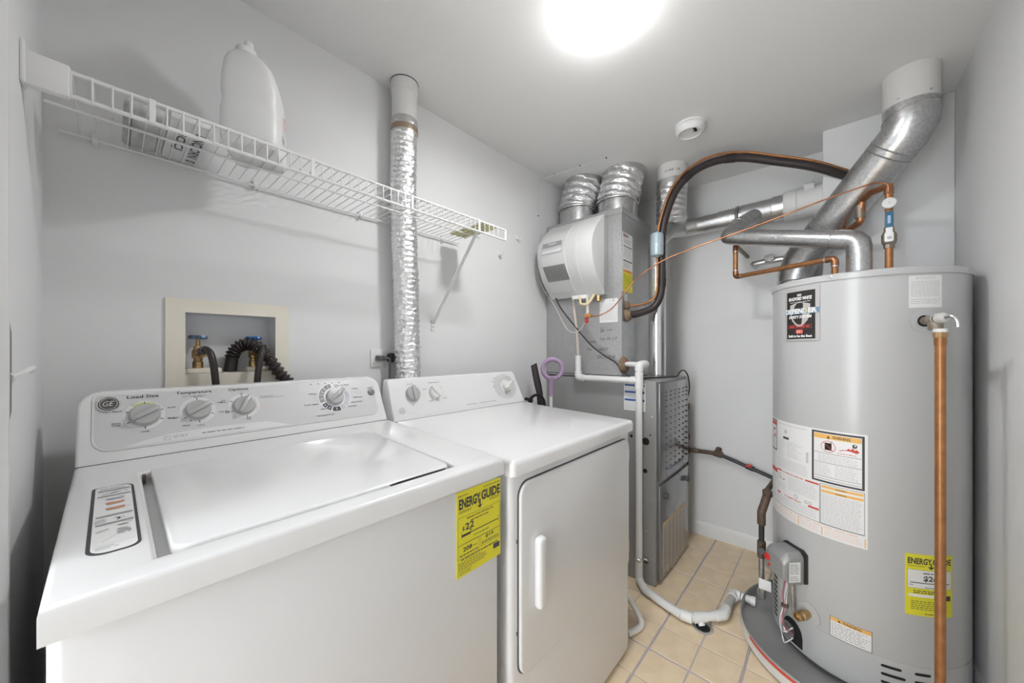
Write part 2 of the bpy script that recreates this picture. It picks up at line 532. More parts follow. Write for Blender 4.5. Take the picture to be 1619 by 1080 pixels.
# ================================================================== WASHING MACHINE
WX0, WX1 = -0.050, 0.638
t = thing('washing_machine', 'white top-loading washing machine with four grey knobs under the outlet box', 'washing machine', (0.294, 0.93, 0))
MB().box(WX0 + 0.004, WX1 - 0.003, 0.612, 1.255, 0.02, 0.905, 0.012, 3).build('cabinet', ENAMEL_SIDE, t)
for (x, y) in ((0.0, 0.65), (0.59, 0.65), (0.0, 1.21), (0.59, 1.21)):
    MB().lathe([(0.02, 0), (0.02, 0.012), (0.009, 0.014), (0.009, 0.03)], (x, y, 0), n=14).build('foot', DARKG, t)
# top deck with the recess for the lid
rx0, rx1, ry0, ry1 = 0.040, 0.522, 0.640, 1.030
def dz(y):
    if y < 1.14: return 0.936 + (y - 0.598) / (1.14 - 0.598) * 0.024
    return 0.960 + (y - 1.14) * 0.1
bm = bmesh.new()
xs = [WX0, rx0, rx1, WX1]; ys = [0.598, ry0, ry1, 1.14, 1.255]
G = [[bm.verts.new((x, y, dz(y))) for y in ys] for x in xs]
L = [[bm.verts.new((x, y, 0.898)) for y in ys] for x in xs]
for i in range(3):
    for j in range(4):
        if not (i == 1 and j == 1):
            bm.faces.new((G[i][j], G[i + 1][j], G[i + 1][j + 1], G[i][j + 1]))
        bm.faces.new((L[i][j], L[i][j + 1], L[i + 1][j + 1], L[i + 1][j]))
for i in range(3):
    bm.faces.new((L[i][0], L[i + 1][0], G[i + 1][0], G[i][0]))
    bm.faces.new((L[i + 1][4], L[i][4], G[i][4], G[i + 1][4]))
for j in range(4):
    bm.faces.new((L[0][j + 1], L[0][j], G[0][j], G[0][j + 1]))
    bm.faces.new((L[3][j], L[3][j + 1], G[3][j + 1], G[3][j]))
R = [bm.verts.new((x, y, dz(y) - 0.020)) for (x, y) in ((rx0, ry0), (rx1, ry0), (rx1, ry1), (rx0, ry1))]
TT = [G[1][1], G[2][1], G[2][2], G[1][2]]
for k in range(4):
    bm.faces.new((TT[k], R[k], R[(k + 1) % 4], TT[(k + 1) % 4]))
bm.faces.new(R)
bmesh.ops.recalc_face_normals(bm, faces=bm.faces)
es = [e for e in bm.edges if len(e.link_faces) == 2 and e.calc_face_angle(0) > 0.7 and min(v.co.z for v in e.verts) > 0.92 and e not in ()]
bmesh.ops.bevel(bm, geom=es, offset=0.007, segments=3, profile=0.5, affect='EDGES')
MB().bm(bm).build('top_deck', ENAMEL, t)
# lid
sl = 0.024 / (1.14 - 0.598)
lm = lambda a, b, h: Vector((a, b, dz(b) + h))
lid = MB().prism(rrect(0.053, 0.513, 0.6425, 1.033, 0.03, rs=(0.022, 0.024, 0.004, 0.004)), lm, -0.013, 0.0025, 0.004, 3).build('lid', ENAMEL, t)
MB().prism([(0.36, 0.6395), (0.385, 0.6370), (0.47, 0.6375), (0.495, 0.6405), (0.47, 0.6425), (0.38, 0.6425)], lm, -0.002, 0.0006).build('finger_slot', SLOT, lid)
MB().box(0.041, 0.046, 1.005, 1.02, 0.938, 0.9535).build('hinge_rust', RUST, lid)
# instruction sticker on the deck
fm = plane_map((-0.022, 0.690, dz(0.690) + 0.0002), (1, 0, 0), (0, 0.285, 0.285 * sl))
d = Decal(fm)
bd = MB().prism(rrect(0, 0.050, 0, 0.285, 0.012, rs=(0.02, 0.014, 0.02, 0.006)), fm, 0, 0.0006).build('instruction_sticker', INK, t)
d.n0 = 0.0006
d.poly(PAPER, rrect(0.004, 0.0465, 0.003, 0.282, 0.012, rs=(0.017, 0.012, 0.017, 0.005)), 0.0003)
d.n0 = 0.0010
for y in (0.268, 0.243, 0.218): pass
for y in (0.254, 0.226, 0.130, 0.098): d.rect(INKG, 0.007, 0.045, y, y + 0.006)
for k, (y, c1) in enumerate(((0.206, INKL), (0.184, RED), (0.158, RED))):
    d.poly(INKL, [(0.018, y), (0.036, y), (0.038, y + 0.012), (0.016, y + 0.012)])
    d.poly(c1, [(0.018, y), (0.036, y), (0.0375, y + 0.007), (0.0165, y + 0.007)], 0.0006)
    d.poly(ORANGE if k else INKG, [(0.018, y), (0.036, y), (0.0365, y + 0.003), (0.0175, y + 0.003)], 0.0008)
d.small(INKL, 0.009, 0.040, 0.262, 0.276, 2)
d.line(INK, (0.012, 0.238), (0.034, 0.243), 0.0016); d.line(INK, (0.022, 0.243), (0.029, 0.250), 0.0010); d.line(INK, (0.038, 0.246), (0.042, 0.240), 0.0012)
d.small(INKL, 0.006, 0.018, 0.108, 0.124, 4)
d.ring(INK, 0.026, 0.114, 0.006, 0.0022, -1.2, 1.4); d.ring(INKL, 0.031, 0.117, 0.005, 0.0010, -1.2, 1.4)
d.line(INKG, (0.008, 0.074), (0.020, 0.080), 0.0022); d.disc(INKG, 0.034, 0.086, 0.006, 0.003); d.line(INKL, (0.040, 0.09), (0.044, 0.095), 0.001)
d.line(INKL, (0.014, 0.036), (0.028, 0.054), 0.0008); d.small(INKG, 0.028, 0.042, 0.052, 0.074, 4); d.rect(INKL, 0.006, 0.045, 0.0275, 0.0283); d.small(INKL, 0.008, 0.03, 0.012, 0.024, 2)
d.done(parent=bd)
# console
TIL = math.atan2(0.070, 0.134)
FW = plane_map((0, 1.1430, 0.9605), (1, 0, 0), (0, math.sin(TIL), math.cos(TIL)))
HC = 0.163
cs = bmesh.new()
outl = rrect(WX0 + 0.001, WX1 - 0.003, 0.0, HC, 0.03, 7, rs=(0, 0, 0.036, 0.036))
A = [cs.verts.new(FW(x, h, 0)) for x, h in outl]
B = [cs.verts.new(Vector((x, 1.258, 0.9605 + h * math.cos(TIL)))) for x, h in outl]
cs.faces.new(A); cs.faces.new(B[::-1])
for i in range(len(outl)):
    cs.faces.new((A[i], B[i], B[(i + 1) % len(outl)], A[(i + 1) % len(outl)]))
bmesh.ops.recalc_face_normals(cs, faces=cs.faces)
es = [e for e in cs.edges if e.verts[0] in A and e.verts[1] in A and max(e.verts[0].co.z, e.verts[1].co.z) > 0.9615]
bmesh.ops.bevel(cs, geom=es, offset=0.006, segments=3, profile=0.5, affect='EDGES')
console = MB().bm(cs).build('control_console', ENAMEL, t)
MB().box(WX0 + 0.002, WX1 - 0.004, 1.1410, 1.1440, 0.9585, 0.9612).build('console_seam', DARKG, console)
# raised rim and grey control face
MB().prism(rrect(-0.028, 0.612, 0.024, 0.157, 0.03, 8, rs=(0.03, 0.026, 0.02, 0.012)), FW, 0.0, 0.0022, 0.0015, 2).build('face_rim', ENAMEL, console)
face = MB().prism(rrect(-0.024, 0.608, 0.028, 0.1535, 0.028, 8, rs=(0.028, 0.024, 0.018, 0.010)), FW, 0.0, 0.0026).build('control_face', PANEL, console)
d = Decal(FW, 0.0026)
sw = [(0.020, 0.0285), (0.045, 0.037), (0.09, 0.046), (0.16, 0.0495), (0.24, 0.0490), (0.285, 0.0470), (0.31, 0.040), (0.34, 0.0295), (0.36, 0.0285)]
d.poly(PANELW, sw, 0.0002)
KX = [0.0525, 0.146, 0.240, 0.476]
KH = 0.0985
for x, txt, wd in ((0.0505, 'Load Size', 0.052), (0.141, 'Temperature', 0.068), (0.232, 'Options', 0.044)):
    d.text(INK, txt, x, 0.1415, 0.0072, wd, bold=0.02)
d.small(INKG, 0.118, 0.166, 0.1355, 0.1385, 1, 0.6, 0.05)
for x in KX[:3]:
    d.ring(PANELW, x, KH, 0.0345, 0.010, h=0.0003, n=40)
d.ring(LIME, KX[0], KH, 0.0295, 0.0035, PI * 0.30, PI * 0.72, h=0.0006)
def ticks(x, h, r, angs):
    for a in angs:
        a = math.radians(a)
        d.line(INK, (x + r * math.cos(a), h + r * math.sin(a)), (x + (r + 0.0055) * math.cos(a), h + (r + 0.0055) * math.sin(a)), 0.0016, 0.0007)
ticks(KX[0], KH, 0.0275, (20, -24, -90, -150, 160, 90))
ticks(KX[1], KH, 0.0275, (24, -24, -88, -120, -145, 92))
ticks(KX[2], KH, 0.0275, (96, 150, 205, -82))
SM = 0.0038
for txt, x, h, wd in (('Small', 0.098, 0.110, 0.013), ('Medium', 0.100, 0.083, 0.019), ('Large', 0.0525, 0.0565, 0.014), ('Extra', 0.008, 0.083, 0.013), ('Large', 0.008, 0.0775, 0.013), ('Super', 0.010, 0.110, 0.015),
                      ('Tap Cold', 0.147, 0.134 - 0.003, 0.018), ('Cold', 0.189, 0.112, 0.011), ('Cool', 0.190, 0.086, 0.010), ('Colors', 0.149, 0.0565, 0.015), ('Warm', 0.122, 0.0600, 0.014), ('Hot', 0.101, 0.0815, 0.009),
                      ('Off', 0.237, 0.132, 0.007), ('2nd', 0.197, 0.117, 0.008), ('Rinse', 0.196, 0.112, 0.012), ('Ext', 0.203, 0.086, 0.008), ('Spin', 0.203, 0.0815, 0.008), ('Auto', 0.247, 0.0625, 0.010), ('Soak', 0.247, 0.058, 0.010)):
    d.text(INK, txt, x, h, SM, wd, bold=0.012)
d.small(INKG, 0.030, 0.072, 0.1235, 0.1268, 1, 0.5, 0.02); d.small(LIME, 0.034, 0.068, 0.1275, 0.1305, 1, 0.5, 0.02)
d.text(INKG, 'Second Rinse', 0.293, 0.1195, 0.0036, 0.030, bold=0.01); d.small(INKG, 0.278, 0.335, 0.115, 0.118, 1, 0.5, 0.02)
d.small(PEACH, 0.280, 0.310, 0.088, 0.098, 2, 0.4, 0.05); d.ring(PEACH, KX[2], KH, 0.031, 0.0012, -0.6, 0.8, h=0.0008)
d.frame(INKL, 0.082, 0.094, 0.031, 0.042, 0.0014); d.small(INKL, 0.083, 0.093, 0.033, 0.041, 2, 0.4, 0.2)
d.small(INKG, 0.098, 0.128, 0.034, 0.042, 2, 0.35, 0.2); d.small(INKG, 0.150, 0.236, 0.0355, 0.0405, 1, 0.6, 0.05)
# cycle dial
cx = KX[3]
d.disc(PANELW, cx, KH, 0.050, 0.050, 0.0002, 40)
for a0, a1, mm in ((98, 128, INKG), (132, 164, INKG), (166, 200, INKG), (208, 224, INKB), (228, 246, INKB), (252, 286, INKB), (292, 308, INKLAV), (314, 330, INKLAV), (335, 350, INKLAV), (354, 384, INKLAV), (388, 410, INKLAV), (66, 82, INKL)):
    d.ring(mm, cx, KH, 0.0465, 0.0135, math.radians(a0), math.radians(a1), h=0.0006, n=8)
for a in (112, 150, 183, 216, 237, 269, 300, 322, 342):
    a = math.radians(a); d.line(PANELW, (cx + 0.036 * math.cos(a), KH + 0.036 * math.sin(a)), (cx + 0.043 * math.cos(a), KH + 0.043 * math.sin(a)), 0.0022, 0.0009)
for txt, x, h, wd in (('Whites', 0.413, 0.113, 0.022), ('Towels / Sheets', 0.404, 0.079, 0.040), ('Jeans', 0.437, 0.060, 0.017), ('Permanent Press', 0.440, 0.041, 0.050), ('Speed Wash', 0.510, 0.134, 0.036), ('Casuals', 0.545, 0.121, 0.022), ('Delicates', 0.550, 0.089, 0.030), ('Hand Wash', 0.543, 0.073, 0.036), ('Prewash', 0.525, 0.060, 0.028), ('Start', 0.610 - 0.012, 0.119, 0.016)):
    d.text(INK, txt, x, h, 0.0045, wd, bold=0.012)
for (x, h) in ((0.425, 0.106), (0.425, 0.099), (0.43, 0.091), (0.545, 0.114), (0.55, 0.104), (0.51, 0.127), (0.46, 0.048), (0.49, 0.050)):
    d.small(INKL, x - 0.010, x + 0.010, h, h + 0.003, 1, 0.5, 0.05)
for k in range(5):
    d.disc(INK, 0.414 + 0.021 * k, 0.1475, 0.0024, 0.0016, 0.0006, 10)
    d.small(INKL, 0.407 + 0.021 * k, 0.420 + 0.021 * k, 0.1385, 0.1412, 1, 0.5, 0.05) if k < 0 else None
d.small(INKL, 0.587, 0.604, 0.084, 0.090, 2, 0.4, 0.05)
d.done(parent=console)
for x, a, r in ((KX[0], 30, 0.0265), (KX[1], 32, 0.0255), (KX[2], 62, 0.0255), (KX[3], 35, 0.0265)):
    knob(t, FW, x, KH, r, math.radians(a), KNOB)
o = FW(0.598, 0.1045, 0.0025); ax = FW(0, 0, 1) - FW(0, 0, 0)
sb = MB().lathe([(0.0115, 0), (0.0115, 0.003), (0.006, 0.0045), (0.001, 0.004)], o, ax, n=24).build('start_button', mat('button_grey', (0.19, 0.19, 0.19), 0.35), t)
o = FW(-0.0035, 0.1315, 0.0025)
bg = MB().lathe([(0.0185, 0), (0.0185, 0.003), (0.0165, 0.0045), (0.0155, 0.0035)], o, ax, n=32).build('brand_badge', CHROME, t)
d = Decal(FW, 0.0062)
d.disc(DARKG, -0.0035, 0.1315, 0.0155, 0.0155, 0.0, 28)
d.ring(CHROME, -0.0035, 0.1315, 0.0138, 0.0012, h=0.0003)
d.text(CHROME, 'GE', -0.0035, 0.1258, 0.0120, 0.0175, bold=0.01, shear=0.25)
d.done(parent=bg)
# energy label on the front
fm = plane_map((0.501, 0.6115, 0.700), (1, 0, 0), (0, 0, 1))
d = Decal(fm)
def eguide(d, W, Hh, big, sub, wide=True):
    d.text(INK, 'ENERGY', 0.006, Hh * 0.79, Hh * 0.115, W * 0.47, 'L', bold=0.035)
    d.text(INK, 'GUIDE', W * 0.53, Hh * 0.80, Hh * 0.115, W * 0.45, 'L', bold=0.035)
    d.rect(INK, W * 0.485, W * 0.515, Hh * 0.74, Hh * 0.83)
    d.poly(INK, [(W * 0.43, Hh * 0.765), (W * 0.50, Hh * 0.72), (W * 0.57, Hh * 0.765), (W * 0.50, Hh * 0.745)])
ye = d.sheet('energy_label', YELLOW, t, 0, 0.137, 0, 0.188, label='yellow energy guide label')
W, Hh = 0.137, 0.188
eguide(d, W, Hh, '', '')
d.small(INK, 0.006, 0.045, 0.139, 0.146, 2, 0.35); d.small(INK, 0.100, 0.134, 0.142, 0.149, 2, 0.35, 0.05); d.small(INK, 0.004, 0.04, 0.176, 0.180, 1, 0.4); d.small(INK, 0.08, 0.134, 0.178, 0.182, 1, 0.4, 0.02)
d.frame(INK, 0.003, 0.134, 0.070, 0.131, 0.0006); d.text(INK, 'Estimated Yearly Operating Cost', 0.070, 0.121, 0.0046, 0.082, bold=0.015); d.small(INK, 0.04, 0.100, 0.114, 0.118, 1, 0.5, 0.05)
d.text(INK, '$', 0.016, 0.0995, 0.0085, 0.006, 'L', bold=0.02); d.text(INK, '22', 0.024, 0.099, 0.0150, 0.026, 'L', bold=0.02)
d.rect(INK, 0.014, 0.040, 0.0865, 0.0915); d.rect(INK, 0.040, 0.128, 0.0885, 0.0905); d.poly(INK, [(0.037, 0.098), (0.043, 0.098), (0.040, 0.0915)])
d.rect(INK, 0.0135, 0.0145, 0.084, 0.098); d.rect(INK, 0.1275, 0.1285, 0.086, 0.098); d.small(INK, 0.050, 0.10, 0.0775, 0.081, 1, 0.5, 0.05)
d.frame(INK, 0.003, 0.066, 0.040, 0.070, 0.0006); d.frame(INK, 0.071, 0.134, 0.045, 0.070, 0.0006)
d.text(INK, '208', 0.018, 0.053, 0.0095, 0.026, 'L', bold=0.02); d.small(INK, 0.047, 0.060, 0.055, 0.058, 1, 0.5, 0.05); d.small(INK, 0.008, 0.063, 0.044, 0.048, 1, 0.6, 0.02)
d.text(INK, '$15', 0.086, 0.058, 0.0080, 0.026, 'L', bold=0.02); d.small(INK, 0.075, 0.132, 0.048, 0.054, 2, 0.5, 0.05)
d.small(INK, 0.012, 0.128, 0.035, 0.039, 1, 0.6, 0.05); d.small(INK, 0.004, 0.095, 0.014, 0.033, 5, 0.35); d.rect(INK, 0.112, 0.133, 0.022, 0.034); d.small(INK, 0.008, 0.05, 0.004, 0.013, 3, 0.3); d.rect(INK, 0.003, 0.0036, 0.003, 0.014)
d.done()

# ================================================================== CLOTHES DRYER
DX0, DX1 = 0.660, 1.374
t = thing('clothes_dryer', 'white front-loading dryer with a wide plain door', 'dryer', (1.017, 0.92, 0))
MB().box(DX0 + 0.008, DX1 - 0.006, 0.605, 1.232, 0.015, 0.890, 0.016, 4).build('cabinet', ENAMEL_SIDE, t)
for (x, y) in ((0.71, 0.65), (1.32, 0.65), (0.71, 1.19), (1.32, 1.19)):
    MB().lathe([(0.02, 0), (0.02, 0.012), (0.009, 0.014), (0.009, 0.03)], (x, y, 0), n=14).build('foot', DARKG, t)
def dzd(y):
    return 0.924 + (y - 0.588) * 0.030 if y < 1.05 else 0.9379 + (y - 1.05) * 0.09
dm = lambda a, b, h: Vector((h, a, b))
poly = [(0.588, 0.884), (0.588, dzd(0.588)), (0.80, dzd(0.80)), (1.05, dzd(1.05)), (1.148, dzd(1.148)), (1.234, 0.95), (1.234, 0.884)]
b = bmesh.new()
A = [b.verts.new(dm(p[0], p[1], DX0)) for p in poly]; B = [b.verts.new(dm(p[0], p[1], DX1)) for p in poly]
b.faces.new(A); b.faces.new(B[::-1])
for i in range(len(poly)): b.faces.new((A[i], B[i], B[(i + 1) % len(poly)], A[(i + 1) % len(poly)]))
bmesh.ops.recalc_face_normals(b, faces=b.faces)
es = [e for e in b.edges if e.calc_face_angle(0) > 0.7 and max(v.co.z for v in e.verts) > 0.9]
bmesh.ops.bevel(b, geom=es, offset=0.014, segments=4, profile=0.5, affect='EDGES')
MB().bm(b).build('top_deck', ENAMEL, t)
TD = math.atan2(0.060, 0.143)
FD = plane_map((0, 1.145, 0.9465), (1, 0, 0), (0, math.sin(TD), math.cos(TD)))
HD = 0.157
cs = bmesh.new()
outl = [(DX0 + 0.002, 0), (DX1 - 0.006, 0), (DX1 - 0.012, HD * 0.5), (DX1 - 0.022, HD - 0.008), (DX1 - 0.028, HD - 0.002), (DX1 - 0.036, HD), (DX0 + 0.018, HD), (DX0 + 0.011, HD - 0.002), (DX0 + 0.007, HD - 0.008), (DX0 + 0.004, HD * 0.5)]
A = [cs.verts.new(FD(x, h, 0)) for x, h in outl]; B = [cs.verts.new(Vector((x, 1.234, 0.9465 + h * math.cos(TD)))) for x, h in outl]
cs.faces.new(A); cs.faces.new(B[::-1])
for i in range(len(outl)): cs.faces.new((A[i], B[i], B[(i + 1) % len(outl)], A[(i + 1) % len(outl)]))
bmesh.ops.recalc_face_normals(cs, faces=cs.faces)
es = [e for e in cs.edges if e.verts[0] in A and e.verts[1] in A and max(e.verts[0].co.z, e.verts[1].co.z) > 0.948]
bmesh.ops.bevel(cs, geom=es, offset=0.005, segments=3, profile=0.5, affect='EDGES')
dcon = MB().bm(cs).build('control_console', ENAMEL, t)
MB().box(DX0 + 0.003, DX1 - 0.007, 1.1425, 1.146, 0.9435, 0.9468).build('console_seam', DARKG, dcon)
d = Decal(FD, 0.0)
d.disc(PANEL, 1.262, 0.085, 0.074, 0.062, 0.0004, 32)
d.disc(PANELW, 1.265, 0.085, 0.030, 0.033, 0.0008, 24)
for k in range(24):
    a = 2 * PI * k / 24
    d.line(INKG, (1.265 + 0.036 * math.cos(a), 0.085 + 0.038 * math.sin(a)), (1.265 + 0.042 * math.cos(a), 0.085 + 0.044 * math.sin(a)), 0.001, 0.0008)
for (x, h, w2) in ((1.19, 0.11, 0.02), (1.21, 0.125, 0.03), (1.30, 0.125, 0.03), (1.335, 0.10, 0.02), (1.325, 0.06, 0.02), (1.22, 0.05, 0.03), (1.19, 0.085, 0.02), (1.29, 0.04, 0.03)):
    d.small(INKG, x - w2 / 2, x + w2 / 2, h, h + 0.008, 2, 0.35, 0.2)
d.small(INKG, 0.742, 0.768, 0.132, 0.136, 1, 0.6, 0.02); d.small(INKG, 0.836, 0.890, 0.130, 0.135, 1, 0.6, 0.02)
for (x, h) in ((0.815, 0.105), (0.885, 0.105), (0.83, 0.055), (0.900, 0.06)):
    d.small(INKG, x - 0.010, x + 0.012, h, h + 0.008, 2, 0.4, 0.2)
d.small(INKG, 1.00, 1.06, 0.022, 0.026, 1, 0.6, 0.02); d.small(INKG, 1.075, 1.18, 0.021, 0.025, 1, 0.6, 0.02)
d.ring(INKG, 0.700, 0.036, 0.0115, 0.0016); d.text(INKG, 'GE', 0.700, 0.0305, 0.011, 0.015, shear=0.25)
d.done(parent=dcon)
knob(t, FD, 0.757, 0.094, 0.029, math.radians(88), KNOB, label='dark grey dryer knob')
knob(t, FD, 0.856, 0.092, 0.026, math.radians(128), KNOBW, label='small white dryer knob')
knob(t, FD, 1.268, 0.085, 0.026, math.radians(40), KNOBW, depth=0.03, label='white dryer timer knob')
# door
fd = lambda a, b, h: Vector((a, 0.605 - h, b))
MB().prism(rrect(0.694, 1.347, 0.353, 0.860, 0.04, 8), fd, -0.004, 0.0015).build('door_gap', DARKG, t)
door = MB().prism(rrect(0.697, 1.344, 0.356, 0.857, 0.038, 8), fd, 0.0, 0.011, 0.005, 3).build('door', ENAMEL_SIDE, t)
hp = MB().prism(rrect(0.748, 0.781, 0.513, 0.703, 0.012, 6), fd, 0.010, 0.034, 0.009, 3).build('door_handle', ENAMEL, door)
MB().prism(rrect(0.781, 0.796, 0.545, 0.690, 0.0074, 6), fd, 0.0102, 0.0145, 0.002, 2).build('handle_scoop', ENAMEL, door)
for (z0, z1) in ((0.770, 0.815), (0.42, 0.463)):
    h = MB()
    for k in range(3):
        zz = z0 + (z1 - z0) * k / 3
        h.box(1.338, 1.3425, 0.5925, 0.5948, zz, zz + (z1 - z0) / 3 - 0.003)
    h.build('hinge', STEEL, door)
MB().box(0.6905, 0.6945, 0.6022, 0.606, 0.705, 0.714).build('door_catch', DARKG, t)
MB().box(0.6905, 0.6945, 0.6022, 0.606, 0.470, 0.479).build('door_catch', DARKG, t)

# ================================================================== WIRE SHELF
SZ = 1.7115; SYF = 1.050; SX1 = 1.130
t = thing('wire_shelf', 'white vinyl-coated wire shelf along the left wall', 'shelf', (0.5, 1.2, SZ))
def rail(name, y, z, x0, x1, r):
    return MB().tube([(x0, y, z), (x1, y, z)], r, 10).build(name, WIREW, t)
rail('back_rail', 1.342, SZ - 0.001, -0.082, 1.115, 0.0037)
rail('middle_rail', 1.200, SZ - 0.0035, -0.092, 1.120, 0.0032)
MB().tube(fillet([(-0.095, SYF, SZ), (SX1, SYF, SZ), (SX1, SYF, SZ - 0.043), (1.05, SYF, SZ - 0.043)], 0.006, 4), 0.0040, 10).build('front_rail', WIREW, t)
rail('lower_front_rail', SYF, SZ - 0.043, -0.095, 1.06, 0.0043)
wire_mesh = None
path = fillet([(0, 1.346, SZ + 0.0035), (0, SYF - 0.003, SZ + 0.0035), (0, SYF - 0.0045, SZ - 0.045)], 0.004, 3)
for k in range(45):
    x = -0.0490 + 0.02565 * k
    if wire_mesh is None:
        o = MB().tube([(p[0] + 0.5, p[1], p[2]) for p in path], 0.0015, 6).build('cross_wire', WIREW, t)
        wire_mesh = o.data
    else:
        o = bpy.data.objects.new('cross_wire', wire_mesh); col.objects.link(o); o.parent = t
    o.location.x = x - 0.5
for x in (0.057, 0.363, 0.669, 0.972):
    MB().box(x - 0.005, x + 0.005, SYF - 0.0065, SYF - 0.0035, SZ - 0.046, SZ + 0.004, 0.001, 1).build('spacer_strip', WIREW, t)
MB().box(SX1 - 0.006, SX1 + 0.003, SYF - 0.002, SYF + 0.002, SZ - 0.045, SZ + 0.003, 0.001, 1).build('end_band', WIREW, t)
for x in (-0.026, 0.30, 0.635, 1.02):
    m = MB().box(x - 0.005, x + 0.005, 1.334, YW, SZ - 0.010, SZ + 0.004, 0.002, 2).box(x - 0.005, x + 0.005, 1.346, YW, SZ + 0.003, SZ + 0.016, 0.002, 2)
    m.build('wall_clip', WIREW, t)
eb = MB().box(XN, XN + 0.006, 1.030, 1.062, SZ - 0.052, SZ + 0.020, 0.002, 2)
eb.box(XN, -0.050, SYF - 0.010, SYF + 0.008, SZ - 0.050, SZ + 0.008, 0.003, 2)
eb.build('end_bracket', WIREW, t)
br = MB()
a = Vector((0.972, SYF + 0.006, SZ - 0.040)); c = Vector((0.972, YW - 0.004, 1.318))
dd = (c - a).normalized(); nn = Vector((1, 0, 0)); up = dd.cross(nn)
pts = []
for q in (a, c):
    pts += [q + nn * 0.007 + up * 0.002, q - nn * 0.007 + up * 0.002, q - nn * 0.007 - up * 0.002, q + nn * 0.007 - up * 0.002]
br.add(pts, [(0, 1, 2, 3), (7, 6, 5, 4), (0, 4, 5, 1), (1, 5, 6, 2), (2, 6, 7, 3), (3, 7, 4, 0)])
brace = br.build('support_brace', WIREW, t)
MB().box(0.963, 0.981, YW - 0.004, YW, 1.287, 1.328, 0.001, 1).build('foot_plate', WIREW, brace)
MB().lathe([(0.004, 0), (0.004, 0.002), (0.002, 0.003)], (0.972, YW - 0.004, 1.303), (0, -1, 0), n=10).build('screw', STEEL, brace)

# ------------------------------------------------------------------ things on the shelf
ZS = SZ + 0.0055
t = thing('detergent_jug', 'empty white plastic jug with open spout on the shelf', 'jug', (0.262, 1.168, ZS))
ang = math.atan2(0.147, 0.067)
ca, sa = math.cos(ang), math.sin(ang)
secs = [(0.0, 0.90, 0.90, 0, 0.30, 0), (0.006, 0.97, 0.97, 0, 0.30, 0), (0.02, 1.0, 1.0, 0, 0.3, 0), (0.085, 1.0, 1.0, 0, 0.3, 0), (0.098, 0.96, 0.96, 0, 0.3, 0), (0.115, 0.955, 0.955, 0, 0.3, 0), (0.128, 0.985, 0.985, 0, 0.3, 0), (0.17, 0.97, 0.95, 0.0, 0.34, 0.001),
        (0.205, 0.90, 0.84, 0.002, 0.4, 0.006), (0.228, 0.78, 0.68, 0.004, 0.5, 0.012), (0.245, 0.60, 0.52, 0.006, 0.7, 0.018), (0.254, 0.38, 0.42, 0.008, 1.0, 0.021), (0.262, 0.30, 0.36, 0.008, 1.0, 0.022)]
vs, fs = [], []
N = 40
for (h, sx, sy, off, e, oy) in secs:
    for k in range(N):
        a = 2 * PI * k / N
        ex = e
        x = 0.074 * sx * math.copysign(abs(math.cos(a)) ** ex, math.cos(a)) + off
        y = 0.060 * sy * math.copysign(abs(math.sin(a)) ** ex, math.sin(a)) + oy
        vs.append((0.262 + 1.06 * (x * ca - y * sa), 1.168 + 1.06 * (x * sa + y * ca), ZS + h * 1.05))
for i in range(len(secs) - 1):
    for k in range(N):
        fs.append((i * N + k, i * N + (k + 1) % N, (i + 1) * N + (k + 1) % N, (i + 1) * N + k))
fs.append(tuple(range(N - 1, -1, -1))); fs.append(tuple(range((len(secs) - 1) * N, len(secs) * N)))
jb = MB().add(vs, fs).build('body', JUG, t, sharp=60)
cxj, cyj = 0.262 + 1.06 * (0.008 * ca - 0.022 * sa), 1.168 + 1.06 * (0.008 * sa + 0.022 * ca)
MB().lathe([(0.020, 0.258), (0.020, 0.262), (0.0235, 0.264), (0.0245, 0.272), (0.023, 0.279), (0.019, 0.281), (0.016, 0.279)], (cxj, cyj, ZS + 0.0125), n=28).build('neck', JUG, t)
MB().lathe([(0.011, 0.276), (0.0105, 0.296), (0.0095, 0.296), (0.0095, 0.279)], (cxj - 0.002, cyj - 0.002, ZS + 0.011), (0.02, -0.03, 1), n=22, cap1=False).build('spout', JUG, t)
fm = plane_map((0.3145, 1.1085, ZS + 0.06), (0.069, 0.128, 0), (0, 0, 1))
jm = lambda a, b, h=0: Vector((0.262, 1.168, ZS)) + Vector((ca * a - sa * (-0.0640 - h), sa * a + ca * (-0.0640 - h), b))
d = Decal(jm)
d.ring(RED, 0.02, 0.118, 0.016, 0.002); d.ring(RED, 0.02, 0.118, 0.011, 0.002); d.line(INKG, (-0.01, 0.10), (0.05, 0.055), 0.0022); d.line(INKG, (-0.005, 0.085), (0.04, 0.05), 0.0016); d.small(INKG, -0.02, 0.02, 0.05, 0.07, 3, 0.4)
d.done(parent=jb)

m = MB()
P0 = [(0.016, 1.120), (0.086, 1.120), (0.086, 1.330), (0.016, 1.330)]
t = thing('storage_pouch', 'grey patterned zip pouch lying on the shelf', 'pouch', (0.05, 1.22, ZS))
MB().box(0.018, 0.084, 1.125, 1.335, ZS, ZS + 0.026, 0.010, 3).build('pouch_body', POUCH, t)
zp = MB().box(0.026, 0.0275, 1.13, 1.332, ZS - 0.0008, ZS + 0.001).box(0.0305, 0.032, 1.13, 1.332, ZS - 0.0008, ZS + 0.001)
zp.build('zip_seam', DARKG, t)
MB().tube(catmull([(0.03, 1.20, ZS + 0.024), (0.045, 1.185, ZS + 0.040), (0.075, 1.18, ZS + 0.036), (0.084, 1.20, ZS + 0.022)], 8), 0.003, 8).build('strap', RUBBER, t)
t = thing('marked_carton', 'flat white carton with black handwriting beside the jug', 'box', (0.125, 1.22, ZS))
cb = MB().box(0.089, 0.160, 1.095, 1.340, ZS, ZS + 0.018, 0.004, 2).build('carton_body', KRAFT, t)
fm = plane_map((0.089, 1.095, ZS), (0, 1, 0), (1, 0, 0))
d = Decal(fm)
